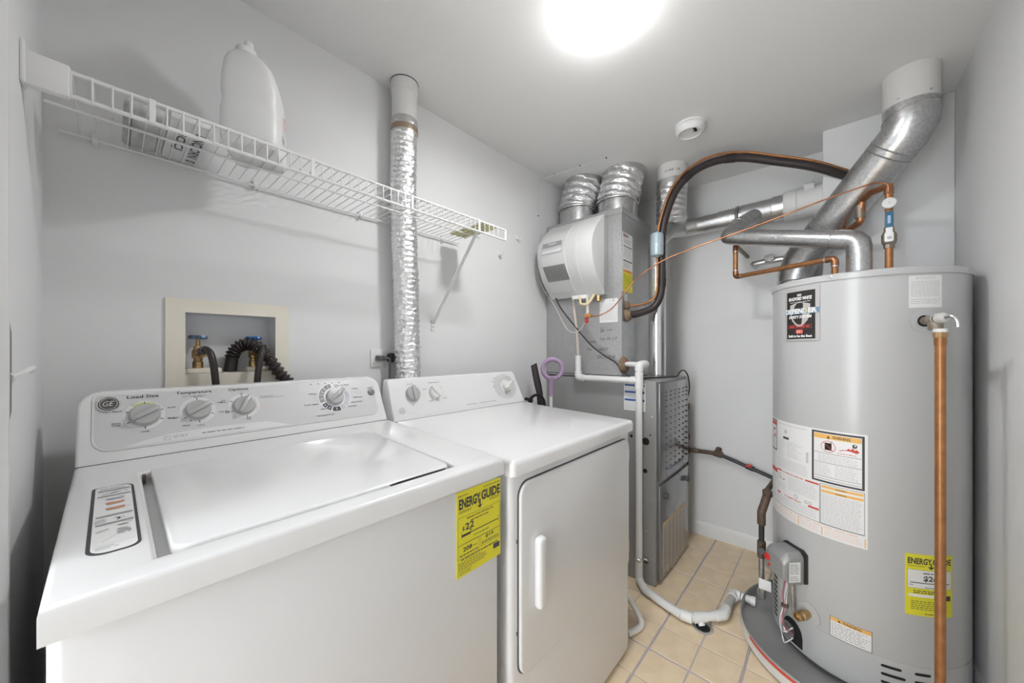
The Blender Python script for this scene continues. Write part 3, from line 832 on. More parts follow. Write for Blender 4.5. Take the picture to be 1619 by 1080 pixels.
d.text(INK, 'MNCJ ORN  0', 0.045, 0.040, 0.020, 0.185, 'L', bold=0.02, shear=0.15)
d.text(INK, 'iCICJ', 0.070, 0.012, 0.017, 0.10, 'L', bold=0.02, shear=0.15)
d.rect(PAPER, 0.01, 0.235, 0.002, 0.004)
d.done(parent=cb)
t = thing('sponge_cloth', 'pale yellow folded cloth at the open end of the shelf', 'cloth', (1.06, 1.18, ZS))
m = MB()
for i, (x0, x1, y0, y1) in enumerate(((1.015, 1.105, 1.075, 1.285),)):
    nx, ny = 8, 16
    vs = [(x0 + (x1 - x0) * a / nx, y0 + (y1 - y0) * b / ny, ZS + 0.0055 + 0.002 * math.sin(a * 1.7 + b) + dzz) for dzz in (0.003, -0.003) for a in range(nx + 1) for b in range(ny + 1)]
    Q = (nx + 1) * (ny + 1)
    fs = []
    for a in range(nx):
        for b in range(ny):
            i0 = a * (ny + 1) + b
            fs.append((i0, i0 + 1, i0 + ny + 2, i0 + ny + 1)); fs.append((Q + i0, Q + i0 + ny + 1, Q + i0 + ny + 2, Q + i0 + 1))
    edge = [a * (ny + 1) for a in range(nx + 1)] + [nx * (ny + 1) + b for b in range(1, ny + 1)] + [a * (ny + 1) + ny for a in range(nx - 1, -1, -1)] + [b for b in range(ny - 1, 0, -1)]
    for k in range(len(edge)):
        p, q = edge[k], edge[(k + 1) % len(edge)]
        fs.append((p, q, Q + q, Q + p))
    m.add(vs, fs)
m.build('cloth', SPONGE, t)
MB().box(1.03, 1.09, 1.10, 1.26, ZS + 0.008, ZS + 0.015, 0.003, 2).build('folded_layer', SPONGE, t)

# ================================================================== WALL HOOKS
def wall_hook(x, z, label):
    t = thing('wall_hook', label, 'hook', (x, YW, z), 'adhesive hooks on the left wall')
    MB().lathe([(0.0165, 0), (0.0165, 0.003), (0.012, 0.006), (0.001, 0.007)], (x, YW, z), (0, -1, 0), n=24).build('base', TRIM, t)
    MB().tube(catmull([(x, YW - 0.004, z - 0.004), (x, YW - 0.016, z - 0.012), (x + 0.002, YW - 0.030, z - 0.010), (x + 0.003, YW - 0.036, z + 0.006)], 6), 0.0042, 10).build('hook_arm', TRIM, t)
wall_hook(1.552, 1.842, 'upper white adhesive hook on the wall, nearer the humidifier')
wall_hook(1.402, 1.722, 'lower white adhesive hook on the wall, nearer the shelf')
t = thing('hook_plate', 'narrow grey metal plate with a white hook beside the door casing', 'hook', (XN, 0.93, 1.16))
MB().prism([(0.905, 1.245), (0.925, 1.225), (0.925, 1.108), (0.905, 1.092)], lambda a, b, h: Vector((XN + h, a, b)), 0.0, 0.004).build('plate', mat('plate_grey', (0.23, 0.23, 0.22), 0.4, 0.6), t)
MB().tube(catmull([(XN + 0.003, 0.912, 1.160), (XN + 0.012, 0.935, 1.164), (XN + 0.018, 0.975, 1.170), (XN + 0.016, 0.985, 1.165)], 6), 0.0045, 8).build('hook_arm', TRIM, t)

# ================================================================== FOIL DUCTS
def foil(mb, pts, r, pitch, amp, crum, seed, n=44, step=0.005, r_end=None):
    P = [Vector(p) for p in pts]
    L = [0.0]
    for i in range(1, len(P)): L.append(L[-1] + (P[i] - P[i - 1]).length)
    tot = L[-1]; cnt = max(6, int(tot / step))
    vs, fs = [], []
    def at(s):
        for i in range(1, len(P)):
            if s <= L[i] + 1e-9:
                f = (s - L[i - 1]) / max(L[i] - L[i - 1], 1e-9)
                return P[i - 1].lerp(P[i], f)
        return P[-1].copy()
    u = None
    for i in range(cnt + 1):
        s = tot * i / cnt
        T = (at(min(s + 0.01, tot)) - at(max(s - 0.01, 0))).normalized()
        if u is None: u = T.cross(Vector((0, 1, 0.1))).normalized()
        u = (u - T * u.dot(T)).normalized(); w = T.cross(u); c = at(s)
        for k in range(n):
            a = 2 * PI * k / n
            dv = u * math.cos(a) + w * math.sin(a)
            nz = noise.noise(Vector((math.cos(a) * 3.2 + seed, math.sin(a) * 3.2, s * 42))) + 0.75 * noise.noise(Vector((math.cos(a) * 8 + seed, math.sin(a) * 8, s * 120))) + 0.55 * noise.noise(Vector((math.cos(a) * 15 + seed, math.sin(a) * 15, s * 210)))
            ph = s / pitch + a / (2 * PI) + 0.25 * noise.noise(Vector((seed, math.cos(a), s * 8)))
            rr = r + amp * math.sin(2 * PI * ph) + crum * nz
            vs.append(c + dv * rr)
    for i in range(cnt):
        for k in range(n):
            k2 = (k + 1) % n
            fs.append((i * n + k, i * n + k2, (i + 1) * n + k2, (i + 1) * n + k))
    fs.append(tuple(range(n - 1, -1, -1))); fs.append(tuple(range(cnt * n, (cnt + 1) * n)))
    return mb.add(vs, fs)

t = thing('dryer_vent_duct', 'tall silver foil vent duct rising from behind the dryer to the ceiling', 'duct', (0.80, 1.295, 0.05))
foil(MB(), catmull([(0.812, 1.296, 0.06), (0.810, 1.296, 0.6), (0.807, 1.294, 1.05), (0.797, 1.293, 1.45), (0.786, 1.294, 1.80), (0.788, 1.292, 2.01), (0.790, 1.291, 2.10)], 10), 0.050, 0.021, 0.0012, 0.0034, 3, n=64, step=0.003).build('foil_hose', FOIL, t, sharp=180)
tb = MB().lathe([(0.0505, 0), (0.0525, 0.008), (0.0525, 0.060), (0.0505, 0.066)], (0.790, 1.291, 2.055), n=36).build('tape_band', FOILD, t)
MB().lathe([(0.0532, 0.012), (0.0537, 0.016), (0.0535, 0.030), (0.0531, 0.034)], (0.790, 1.291, 2.055), n=36, cap0=False, cap1=False).build('clamp', TAPEB, tb)
MB().lathe([(0.0495, 2.10), (0.0495, 2.222), (0.0535, 2.224), (0.0535, 2.27)], (0.790, 1.291, 0), n=40).build('ceiling_collar', mat('collar_white', (0.72, 0.71, 0.69), 0.5), t)
MB().lathe([(0.0545, 2.2665), (0.0552, 2.2698)], (0.790, 1.291, 0), n=40, cap0=True).build('hole_edge', DARKG, t)

def big_duct(label, b, tp, r, seed, tail):
    t = thing('supply_duct', label, 'duct', (b[0], b[1], b[2]), 'foil ducts above the furnace')
    foil(MB(), catmull([(b[0], b[1], b[2] + 0.10), ((b[0] + tp[0]) / 2, (b[1] + tp[1]) / 2, (b[2] + tp[2]) / 2 + 0.045), (tp[0], tp[1], tp[2] - 0.022)], 8), r, 0.041, 0.0030, 0.0062, seed, n=80, step=0.0035).build('foil_sleeve', FOIL, t, sharp=180)
    MB().tube([b, (b[0] + 0.003, b[1], b[2] + 0.112)], r - 0.004, 44).build('metal_collar', GALV, t)
    MB().tube([(tp[0], tp[1], tp[2] - 0.045), (tp[0], tp[1], tp[2])], r + 0.001, 44).build('ceiling_ring', FOILD, t)
    bd = MB()
    MB().lathe([(r + 0.003, 0.098), (r + 0.005, 0.104), (r + 0.003, 0.110)], b, n=44, cap0=False, cap1=False).build('strap', FOILD, t)
    return t
big_duct('left foil duct above the humidifier, nearest the left wall', (1.985, 1.218, 1.975), (2.020, 1.195, ZC), 0.120, 11, 0)
big_duct('middle foil duct above the metal plenum, between two others', (2.030, 0.972, 1.975), (2.062, 0.945, ZC), 0.120, 23, 0)

# ================================================================== PLENUM
PX0, PX1, PY0, PZ0, PZ1 = 1.834, 2.225, 0.852, 1.045, 1.965
t = thing('supply_plenum', 'tall galvanised sheet metal plenum on top of the furnace', 'plenum', (2.03, 1.1, PZ0))
MB().box(PX0, PX1, PY0, YW - 0.002, PZ0, PZ1, 0.002, 1).build('housing', SHEET, t)
cap = MB().box(PX0 - 0.003, PX1 + 0.003, PY0 - 0.003, YW - 0.002, PZ1 - 0.028, PZ1 + 0.004, 0.001, 1)
cap.build('top_cap', SHEET, t)
MB().box(PX0 - 0.0015, PX0, PY0, YW - 0.002, PZ0 + 0.012, PZ0 + 0.016).build('bottom_seam', DARKG, t)
MB().box(PX0 - 0.002, PX0 + 0.010, 0.900, 0.9035, PZ0 + 0.42, PZ1 - 0.06, 0.001, 1).build('side_seam', STEEL, t)
# label on the front face
fm = plane_map((1.842, PY0, 1.517), (1, 0, 0), (0, 0, 1))
d = Decal(fm)
pl = d.sheet('rating_label', PAPER, t, 0, 0.125, 0, 0.322)
d.rect(YELLOW, 0, 0.125, 0, 0.105); d.rect(ORANGE, 0, 0.125, 0.105, 0.121)
d.text(RED, 'WARNING', 0.0625, 0.109, 0.009, 0.08, bold=0.02, h=0.0009)
d.small(INKG, 0.008, 0.117, 0.010, 0.095, 9, 0.3); d.text(INK, 'ASPEN', 0.010, 0.298, 0.014, 0.06, 'L', bold=0.03); d.rect(RED, 0.008, 0.02, 0.296, 0.316)
d.small(INKG, 0.010, 0.115, 0.262, 0.288, 3, 0.35); d.rect(INK, 0.010, 0.115, 0.245, 0.250); d.small(INKL, 0.012, 0.112, 0.188, 0.238, 7, 0.4); d.rect(INK, 0.008, 0.118, 0.166, 0.172); d.small(INKG, 0.010, 0.10, 0.130, 0.160, 4, 0.35)
d.done()
fm = plane_map((1.868, PY0, 1.470), (1, 0, 0), (0, 0, 1))
d = Decal(fm); d.sheet('small_tag', PAPER, t, 0, 0.032, 0, 0.034); d.small(INKG, 0.004, 0.028, 0.004, 0.030, 4, 0.4); d.done()
# notice and marker writing on the side face
fs_ = plane_map((PX0, 0.984, 1.351), (0, -1, 0), (0, 0, 1))
d = Decal(fs_); d.sheet('notice_sheet', PAPER, t, 0, 0.109, 0, 0.130)
d.small(INKL, 0.008, 0.100, 0.012, 0.105, 14, 0.35); d.text(INKG, 'NOTICE', 0.075, 0.115, 0.006, 0.03); d.done()
d = Decal(fs_)
housing = [c for c in t.children if c.name.startswith('housing')][0]
d.text(INK, 'Se', 0.005, -0.053, 0.026, 0.022, 'L', shear=0.2, h=0.0006); d.text(INK, 'rv', 0.047, -0.047, 0.014, 0.03, 'L', shear=0.2, h=0.0006)
d.text(INK, '1st 10-17', 0.000, -0.098, 0.016, 0.105, 'L', shear=0.3, h=0.0006); d.text(INK, 'Lytle', -0.075, -0.120, 0.020, 0.052, 'L', shear=0.3, h=0.0006)
d.text(INK, 'NEXT', -0.010, -0.158, 0.018, 0.066, 'L', shear=0.3, h=0.0006); d.text(INK, 'Oct', -0.080, -0.155, 0.016, 0.035, 'L', shear=0.3, h=0.0006); d.text(INK, 'OCT 2018', -0.012, -0.200, 0.020, 0.105, 'L', shear=0.3, h=0.0006)
d.done('handwriting', parent=housing)

# ================================================================== HUMIDIFIER
HY0, HY1 = 0.930, 1.285
prof = [(1.790, 1.500), (1.772, 1.520), (1.735, 1.558), (1.705, 1.592), (1.680, 1.632), (1.660, 1.680), (1.648, 1.740), (1.656, 1.790), (1.676, 1.828), (1.705, 1.866), (1.745, 1.902), (1.778, 1.930), (1.790, 1.936)]
t = thing('humidifier', 'cream-white bulging furnace humidifier on the side of the plenum', 'humidifier', (1.74, 1.1, 1.50))
MB().box(1.788, PX0 - 0.0005, HY0 + 0.006, HY1 - 0.006, 1.500, 1.930, 0.004, 2).build('mounting_frame', mat('frame_grey', (0.40, 0.40, 0.40), 0.45, 0.3), t)
spr = catmull([Vector((p[0], p[1], 0)) for p in prof], 4)
def px_at(z):
    for i in range(len(spr) - 1):
        (xa, za), (xb, zb) = spr[i][:2], spr[i + 1][:2]
        if za <= z <= zb: return xa + (xb - xa) * (z - za) / max(zb - za, 1e-6)
    return 1.79
pol = [(p.x, p.y) for p in spr]
cov = MB().prism(pol, lambda a, b, h: Vector((a, h, b)), HY0, HY1, 0.006, 2).build('cover', HUMID, t, sharp=50)
hm = lambda a, b, h=0: Vector((px_at(b) - h, HY1 - a, b))      # a from the left end, b = height
# raised centre band and side ribs
def band(name, a0, a1, z0, z1, h, m, par):
    b = MB(); vs = []; fs = []
    n = 22
    for k in range(n + 1):
        z = z0 + (z1 - z0) * k / n
        vs += [hm(a0, z, -0.002), hm(a0 + 0.004, z, h), hm(a1 - 0.004, z, h), hm(a1, z, -0.002)]
    for k in range(n):
        q = 4 * k
        for j in range(3): fs.append((q + j, q + j + 1, q + j + 5, q + j + 4))
    fs += [(0, 1, 2, 3), (4 * n + 3, 4 * n + 2, 4 * n + 1, 4 * n)]
    return b.add(vs, fs).build(name, m, par)
band('front_band', 0.030, 0.195, 1.530, 1.900, 0.006, HUMID, t)
band('side_rib', 0.222, 0.262, 1.515, 1.915, 0.004, HUMID, t)
gr = []
for k in range(17):
    a = 0.040 + 0.0086 * k
    zt = 1.672 + 0.0 * k; zb = 1.590
    b = MB(); sh = 0.0
    vs = []
    for j in range(9):
        z = zb + (zt - zb) * j / 8
        aa = a + 0.010 * (1 - j / 8)
        vs += [hm(aa, z, 0.0082), hm(aa + 0.0040, z, 0.0082)]
    b.add(vs, [(2 * j, 2 * j + 1, 2 * j + 3, 2 * j + 2) for j in range(8)]).build('grille_slot', SLOT, cov)
d = Decal(hm, 0.0085)
d.rect(PAPER, 0.042, 0.172, 1.738, 1.800); d.rect(INKG, 0.042, 0.172, 1.776, 1.802, 0.0008); d.text(PAPER, 'Honeywell', 0.107, 1.783, 0.012, 0.052, bold=0.02, h=0.0012)
d.frame(INKG, 0.042, 0.172, 1.738, 1.802, 0.002, 0.0009); d.small(INKL, 0.050, 0.165, 1.746, 1.770, 3, 0.3, 0.1, True)
for k in range(10): d.rect(INKL, 0.045, 0.19, 1.862 + 0.0035 * k, 1.8632 + 0.0035 * k, 0.0002)
d.done(parent=cov)
# valve bracket, solenoid and fittings under the cover
MB().box(1.735, 1.79, 1.010, 1.105, 1.482, 1.503, 0.002, 1).build('bracket', TRIM, t)
MB().tube(catmull([(1.735, 1.05, 1.495), (1.725, 1.04, 1.455), (1.73, 1.005, 1.448), (1.745, 0.985, 1.475), (1.76, 0.98, 1.500)], 6), 0.0075, 10).build('yellow_lead', mat('cream_sleeve', (0.72, 0.62, 0.38), 0.5), t)
MB().tube(catmull([(1.74, 1.045, 1.495), (1.728, 1.055, 1.468), (1.735, 1.03, 1.462)], 6), 0.004, 8).build('black_lead', RUBBER, t)
MB().lathe([(0.012, 0), (0.015, 0.008), (0.015, 0.03), (0.009, 0.034)], (1.78, 0.962, 1.497), (0, 0, -1), n=8).build('brass_fitting', BRASS, t)
MB().tube([(1.745, 1.010, 1.49), (1.745, 1.010, 1.39)], 0.008, 12).build('valve_stem', mat('ivory', (0.72, 0.68, 0.60), 0.5), t)
MB().box(1.73, 1.76, 0.985, 1.022, 1.376, 1.396, 0.004, 2).build('saddle_fitting', mat('orange_brass', (0.62, 0.30, 0.10), 0.4, 0.5), t)
MB().box(1.735, 1.752, 1.006, 1.022, 1.345, 1.380, 0.004, 2).build('red_tap', REDP, t)

# ================================================================== FURNACE
FX0, FX1, FY0, FZ1 = 1.834, 2.338, 0.672, 1.040
t = thing('furnace', 'grey upright gas furnace with perforated upper door', 'furnace', (2.08, 1.0, 0))
cabf = MB().box(FX0, FX1, FY0, YW - 0.003, 0.0, FZ1, 0.003, 1).build('cabinet', FURN, t)
MB().box(FX0 + 0.022, FX1 - 0.012, FY0 - 0.014, FY0, 0.525, FZ1 - 0.012, 0.004, 2).build('upper_door', FURNP, t)
MB().box(FX0 + 0.022, FX1 - 0.012, FY0 - 0.014, FY0, 0.020, 0.505, 0.004, 2).build('lower_door', FURNP, t)
MB().box(FX1 - 0.012, FX1, FY0 - 0.010, FY0, 0.02, 0.50).build('edge_strip', PVC, t)
m = MB()
for r in range(14):
    for c_ in range(6):
        x = 1.945 + 0.070 * c_; z = 0.978 - (0.0215 * min(r, 2) + (0.0325 * max(0, r - 2)))
        m.box(x - 0.0085, x + 0.0085, FY0 - 0.0152, FY0 - 0.013, z - 0.0035, z + 0.003)
m.build('vent_holes', SLOT, t, kind='stuff')
fmF = plane_map((FX0, FY0 - 0.014, 0), (1, 0, 0), (0, 0, 1))
lg = MB().prism(rrect(0.125, 0.405, 0.530, 0.566, 0.012), fmF, 0, 0.004, 0.0015, 2).build('name_plate', mat('plate_steel', (0.34, 0.36, 0.40), 0.3, 0.7), t)
d = Decal(fmF, 0.0042); d.text(PALEBLUE, 'American Standard', 0.265, 0.540, 0.014, 0.22, shear=0.3); d.done(parent=lg)
for (x, z) in ((1.923, 0.441), (2.271, 0.441)):
    MB().lathe([(0.014, 0), (0.016, 0.006), (0.016, 0.018), (0.011, 0.022)], (x, FY0 - 0.014, z), (0, -1, 0), n=20).build('door_knob', DARKG, t)
d = Decal(fmF); ck = d.sheet('instruction_sheet', mat('instruction_paper', (0.52, 0.46, 0.40), 0.4), t, 0.064, 0.424, 0.042, 0.306)
for k in range(6): d.rect(PAPER, 0.064 + 0.06 * k, 0.068 + 0.06 * k, 0.05, 0.295)
for k in range(6): d.small(INKG, 0.072 + 0.06 * k, 0.120 + 0.06 * k, 0.055, 0.27, 16, 0.3)
d.rect(ORANGE, 0.070, 0.415, 0.292, 0.300); d.done()
fmS = plane_map((FX0, 0.840, 0.880), (0, -1, 0), (0, 0, 1))
d = Decal(fmS); d.sheet('blue_label', PAPER, t, 0, 0.115, 0, 0.146)
for z in (0.128, 0.092, 0.050): d.rect(BLUEINK, 0.004, 0.111, z, z + 0.011)
d.small(INKL, 0.006, 0.109, 0.006, 0.046, 6, 0.35); d.small(INKL, 0.006, 0.109, 0.064, 0.088, 4, 0.35); d.small(INKL, 0.006, 0.109, 0.106, 0.124, 3, 0.35); d.done()
for (y, z, r) in ((0.723, 0.729, 0.019), (0.726, 0.577, 0.011), (0.765, 0.60, 0.013), (0.745, 0.755, 0.004), (0.700, 0.765, 0.004), (0.80, 0.745, 0.008)):
    MB().lathe([(r, 0), (r, 0.0012), (r * 0.2, 0.0014)], (FX0, y, z), (-1, 0, 0), n=20).build('knockout', SLOT, t)
MB().lathe([(0.015, 0), (0.016, 0.003), (0.012, 0.005), (0.010, 0.003), (0.002, 0.003)], (FX0, 0.723, 0.119), (-1, 0, 0), n=22).build('rubber_plug', DARKG, t)
for (y, z) in ((0.69, 0.44), (0.69, 0.14), (0.69, 0.86), (0.74, 0.5), (0.72, 0.27), (0.72, 0.22)):
    MB().lathe([(0.005, 0), (0.005, 0.002), (0.002, 0.003)], (FX0, y, z), (-1, 0, 0), n=10).build('screw', STEEL, t)

# ================================================================== FURNACE FLUE and exhaust run
t = thing('furnace_flue', 'shiny metal flue rising from the furnace and turning into the chase', 'flue pipe', (2.10, 0.762, FZ1))
MB().lathe([(0.046, FZ1), (0.046, 1.66)], (2.10, 0.762, 0), n=36).build('vertical_pipe', mat('bright_metal', (0.78, 0.78, 0.79), 0.2, 1.0), t)
MB().lathe([(0.050, FZ1), (0.050, FZ1 + 0.012)], (2.10, 0.762, 0), n=36).build('base_ring', GALV, t)
MB().lathe([(0.0468, 1.655), (0.0482, 1.660), (0.0482, 1.672), (0.0468, 1.677)], (2.10, 0.762, 0), n=36).build('joint_ring', GALV, t)
MB().tube(fillet([(2.10, 0.762, 1.66), (2.10, 0.762, 1.82), (2.235, 0.748, 1.918), (2.40, 0.730, 1.955), (2.445, 0.64, 1.972), (2.445, 0.57, 1.972)], 0.05, 6), 0.049, 32).build('elbow', FOILD, t)
MB().tube([(2.445, 0.60, 1.972), (2.445, 0.25, 1.975)], 0.052, 36).build('cross_pipe', GALV, t)
MB().tube([(2.445, 0.52, 1.973), (2.445, 0.44, 1.973)], 0.0555, 36).build('tape_wrap', FOILD, t)
MB().tube([(2.445, 0.40, 1.974), (2.445, 0.255, 1.975)], 0.060, 36).build('wye_body', SHEET, t)
for y in (0.425, 0.415, 0.255, 0.235):
    MB().lathe([(0.058, -0.004), (0.0635, 0), (0.058, 0.004)], (2.445, y, 1.974), (0, 1, 0), n=36, cap0=False, cap1=False).build('crimp_ring', GALV, t)
MB().tube([(2.445, 0.255, 1.975), (2.445, 0.205, 1.976)], 0.066, 36).build('reducer', GALV, t)
wc = MB().tube([(2.445, 0.205, 1.976), (2.445, YC + 0.001, 1.976)], 0.077, 40).build('white_collar', mat('collar_white', (0.7, 0.7, 0.7), 0.5), t)
MB().lathe([(0.0775, -0.0015), (0.0785, 0), (0.0775, 0.0015)], (2.445, 0.15, 1.976), (0, 1, 0), n=40, cap0=False, cap1=False).build('collar_seam', INKL, wc)
pt = MB(); vs = []; fs = []
for k in range(7):
    a = math.radians(150 + 14 * k)
    for y in (0.118, 0.078):
        vs.append((2.445 + 0.0782 * math.cos(a), y, 1.976 + 0.0782 * math.sin(math.radians(150 - 14 * k)) ))
for k in range(6): fs.append((2 * k, 2 * k + 1, 2 * k + 3, 2 * k + 2))
pt.add(vs, fs).build('foil_patch', mat('patch_grey', (0.48, 0.48, 0.48), 0.5, 0.3), wc)

# slim foil duct with white collar
t = thing('return_flex_duct', 'narrow foil duct with a white ceiling collar, rightmost of the three', 'duct', (2.20, 0.715, 1.93))
foil(MB(), [(2.195, 0.715, 1.945), (2.197, 0.715, 2.05), (2.200, 0.712, 2.155)], 0.080, 0.034, 0.0030, 0.0048, 31, n=64, step=0.0035).build('foil_sleeve', FOIL, t, sharp=180)
MB().lathe([(0.083, 2.145), (0.083, 2.185)], (2.200, 0.712, 0), n=40).build('tape_band', FOILD, t)
wc = MB().lathe([(0.080, 2.18), (0.081, ZC)], (2.200, 0.712, 0), n=40).build('white_collar', mat('collar_white', (0.7, 0.7, 0.7), 0.5), t)
cm = lambda a, b, h=0: Vector((2.200 + (0.0812 + h) * math.cos(math.radians(200) + a / 0.081), 0.712 + (0.0812 + h) * math.sin(math.radians(200) + a / 0.081), b))
d = Decal(cm); d.text(INK, 'Cs 4HE - OK', 0.0, 2.215, 0.014, 0.085, 'C', shear=0.2); d.done('handwriting', parent=wc)

# ================================================================== COMBUSTION AIR DUCT (large diagonal)
t = thing('diagonal_vent_duct', 'large galvanised duct slanting down from the ceiling behind the water heater', 'duct', (2.36, 0.15, 0))
dp = [(2.068, -0.218, ZC), (2.068, -0.218, 2.06), (2.352, 0.138, 1.63), (2.358, 0.150, 1.50), (2.358, 0.150, 0.0)]
MB().tube([(2.068, -0.218, ZC), (2.068, -0.218, 2.135)], 0.0775, 44).build('white_sleeve', mat('collar_white', (0.7, 0.7, 0.7), 0.5), t)
a = Vector((2.068, -0.218, 2.06)); b = Vector((2.350, 0.140, 1.64)); dr = (b - a).normalized()
MB().tube([(2.068, -0.218, 2.14), (2.068, -0.218, 2.075), a + dr * 0.035, a + dr * 0.10], 0.0785, 44).build('upper_elbow', GALV, t)
MB().tube([a + dr * 0.09, b - dr * 0.10], 0.0785, 44).build('slant_pipe', GALV, t)
MB().tube([b - dr * 0.11, b - dr * 0.03, (2.358, 0.150, 1.585), (2.358, 0.150, 1.54)], 0.0785, 44).build('lower_elbow', GALV, t)
MB().lathe([(0.0775, 0.62), (0.0775, 1.545)], (2.358, 0.150, 0), n=44).build('drop_pipe', GALV, t)
for k, q in enumerate((0.075, 0.098, 0.40, 0.425, 0.47)):
    c = a + dr * q
    MB().lathe([(0.0785, -0.003), (0.0815, 0), (0.0785, 0.003)], c, dr, n=44, cap0=False, cap1=False).build('crimp_ring', GALV, t)
MB().lathe([(0.0785, -0.003), (0.0815, 0), (0.0785, 0.003)], (2.068, -0.218, 2.105), (0.12, 0.12, 1), n=44, cap0=False, cap1=False).build('crimp_ring', GALV, t)
MB().lathe([(0.0785, -0.003), (0.081, 0), (0.0785, 0.003)], (2.358, 0.150, 1.55), n=44, cap0=False, cap1=False).build('crimp_ring', GALV, t)
for (an) in (150, 215):
    q = math.radians(an)
    MB().lathe([(0.004, 0), (0.004, 0.003), (0.001, 0.004)], (2.068 + 0.0775 * math.cos(q), -0.218 + 0.0775 * math.sin(q), 2.155), (math.cos(q), math.sin(q), 0), n=10).build('screw', STEEL, t)

# ================================================================== WASHER OUTLET BOX
t = thing('washer_outlet_box', 'cream recessed washer outlet box with two tap valves', 'outlet box', (0.246, YW, 1.06))
fb = MB()
f0, f1, g0, g1 = 0.098, 0.394, 1.060, 1.343
i0, i1, k0, k1 = 0.139, 0.356, 1.132, 1.305
fb.box(f0, i0, YW - 0.006, YW - 0.0005, g0, g1); fb.box(i1, f1, YW - 0.006, YW - 0.0005, g0, g1)
fb.box(i0, i1, YW - 0.006, YW - 0.0005, k1, g1); fb.box(i0, i1, YW - 0.006, YW - 0.0005, g0, k0)
fb.build('face_frame', CREAM, t)
rb = MB()
yb = YW + 0.080
rb.box(i0 - 0.004, i1 + 0.004, yb, yb + 0.004, k0 - 0.03, k1 + 0.004)
rb.box(i0 - 0.004, i0, YW - 0.002, yb, k0 - 0.03, k1 + 0.004); rb.box(i1, i1 + 0.004, YW - 0.002, yb, k0 - 0.03, k1 + 0.004)
rb.box(i0, i1, YW - 0.002, yb, k1, k1 + 0.004)
rb.build('recess', BOXIN, t)
MB().box(i0, i1, YW - 0.002, yb, k0 - 0.03, k0).build('sill', CREAM, t)
MB().box(i0, i0 + 0.085, YW + 0.02, yb, k0, k0 + 0.014, 0.003, 2).build('ledge', CREAM, t)
MB().box(i1 - 0.07, i1, YW + 0.02, yb, k0, k0 + 0.014, 0.003, 2).build('ledge', CREAM, t)
def tap(x, hm_, lab):
    y = YW + 0.040; z = k0 + 0.012
    v = MB().lathe([(0.0125, 0), (0.0125, 0.020), (0.0105, 0.022), (0.0105, 0.030), (0.014, 0.032), (0.014, 0.052), (0.010, 0.058), (0.010, 0.066), (0.005, 0.068), (0.005, 0.090)], (x, y, z), n=20)
    v.lathe([(0.013, 0), (0.013, 0.022), (0.015, 0.024), (0.015, 0.034)], (x, y, z + 0.046), (0.25, -1, 0.1), n=20)
    vo = v.build('tap_valve', BRASS, t, label=lab)
    h = MB(); n = 40; prof_ = []
    vs, fs = [], []
    for (rr, hh) in ((0.004, 0.090), (0.019, 0.087), (0.021, 0.092), (0.018, 0.098), (0.004, 0.096)):
        for k in range(n):
            a = 2 * PI * k / n
            q = rr * (1 + (0.09 * math.cos(8 * a) if rr > 0.01 else 0))
            vs.append((x + q * math.cos(a), y + q * math.sin(a), z + hh))
    for i in range(4):
        for k in range(n): fs.append((i * n + k, i * n + (k + 1) % n, (i + 1) * n + (k + 1) % n, (i + 1) * n + k))
    fs.append(tuple(range(4 * n, 5 * n))); fs.append(tuple(range(n - 1, -1, -1)))
    h.add(vs, fs).build('tap_handle', hm_, vo)
tap(0.171, BLUEGREY, 'brass tap with worn blue-grey wheel'); tap(0.307, BLUEH, 'brass tap with bright blue wheel')
def hose(name, label, pts, r, m, group=None, n=12):
    t = thing(name, label, 'hose', pts[-1], group)
    return t, MB().tube(catmull(pts, 8), r, n).build('rubber_tube', m, t)
th, _ = hose('supply_hose', 'black washer supply hose on the tap with the worn wheel', [(0.178, 1.352, 1.197), (0.183, 1.332, 1.200), (0.191, 1.316, 1.180), (0.197, 1.310, 1.13), (0.201, 1.309, 1.06), (0.204, 1.308, 0.9)], 0.0088, RUBBERB, 'washer supply hoses')
MB().tube([(0.177, 1.357, 1.196), (0.180, 1.343, 1.199)], 0.0125, 14).build('coupling', DARKG, th)
th, _ = hose('supply_hose', 'black washer supply hose on the tap with the blue wheel', [(0.314, 1.352, 1.197), (0.315, 1.332, 1.199), (0.308, 1.316, 1.178), (0.300, 1.310, 1.13), (0.296, 1.309, 1.06), (0.294, 1.308, 0.9)], 0.0088, RUBBERB, 'washer supply hoses')
MB().tube([(0.313, 1.357, 1.196), (0.3145, 1.343, 1.199)], 0.0125, 14).build('coupling', DARKG, th)
t = thing('drain_hose', 'black corrugated washer drain hose arching out of the outlet box', 'hose', (0.255, 1.40, k0))
pp = catmull([(0.247, 1.395, k0 + 0.001), (0.250, 1.394, 1.165), (0.254, 1.388, 1.190), (0.270, 1.378, 1.212), (0.293, 1.366, 1.217), (0.318, 1.350, 1.200), (0.342, 1.338, 1.160), (0.368, 1.331, 1.118), (0.395, 1.326, 1.085), (0.425, 1.322, 1.05)], 22)
MB().tube(pp[:36], 0.0165, 18).build('smooth_cuff', RUBBER, t)
cor = pp[34:]
MB().tube(cor, 0.017, 18, radii=[0.0165 + 0.0035 * math.cos(i * 2 * PI / 7.5) for i in range(len(cor))]).build('corrugated_tube', RUBBERB, t, sharp=60)

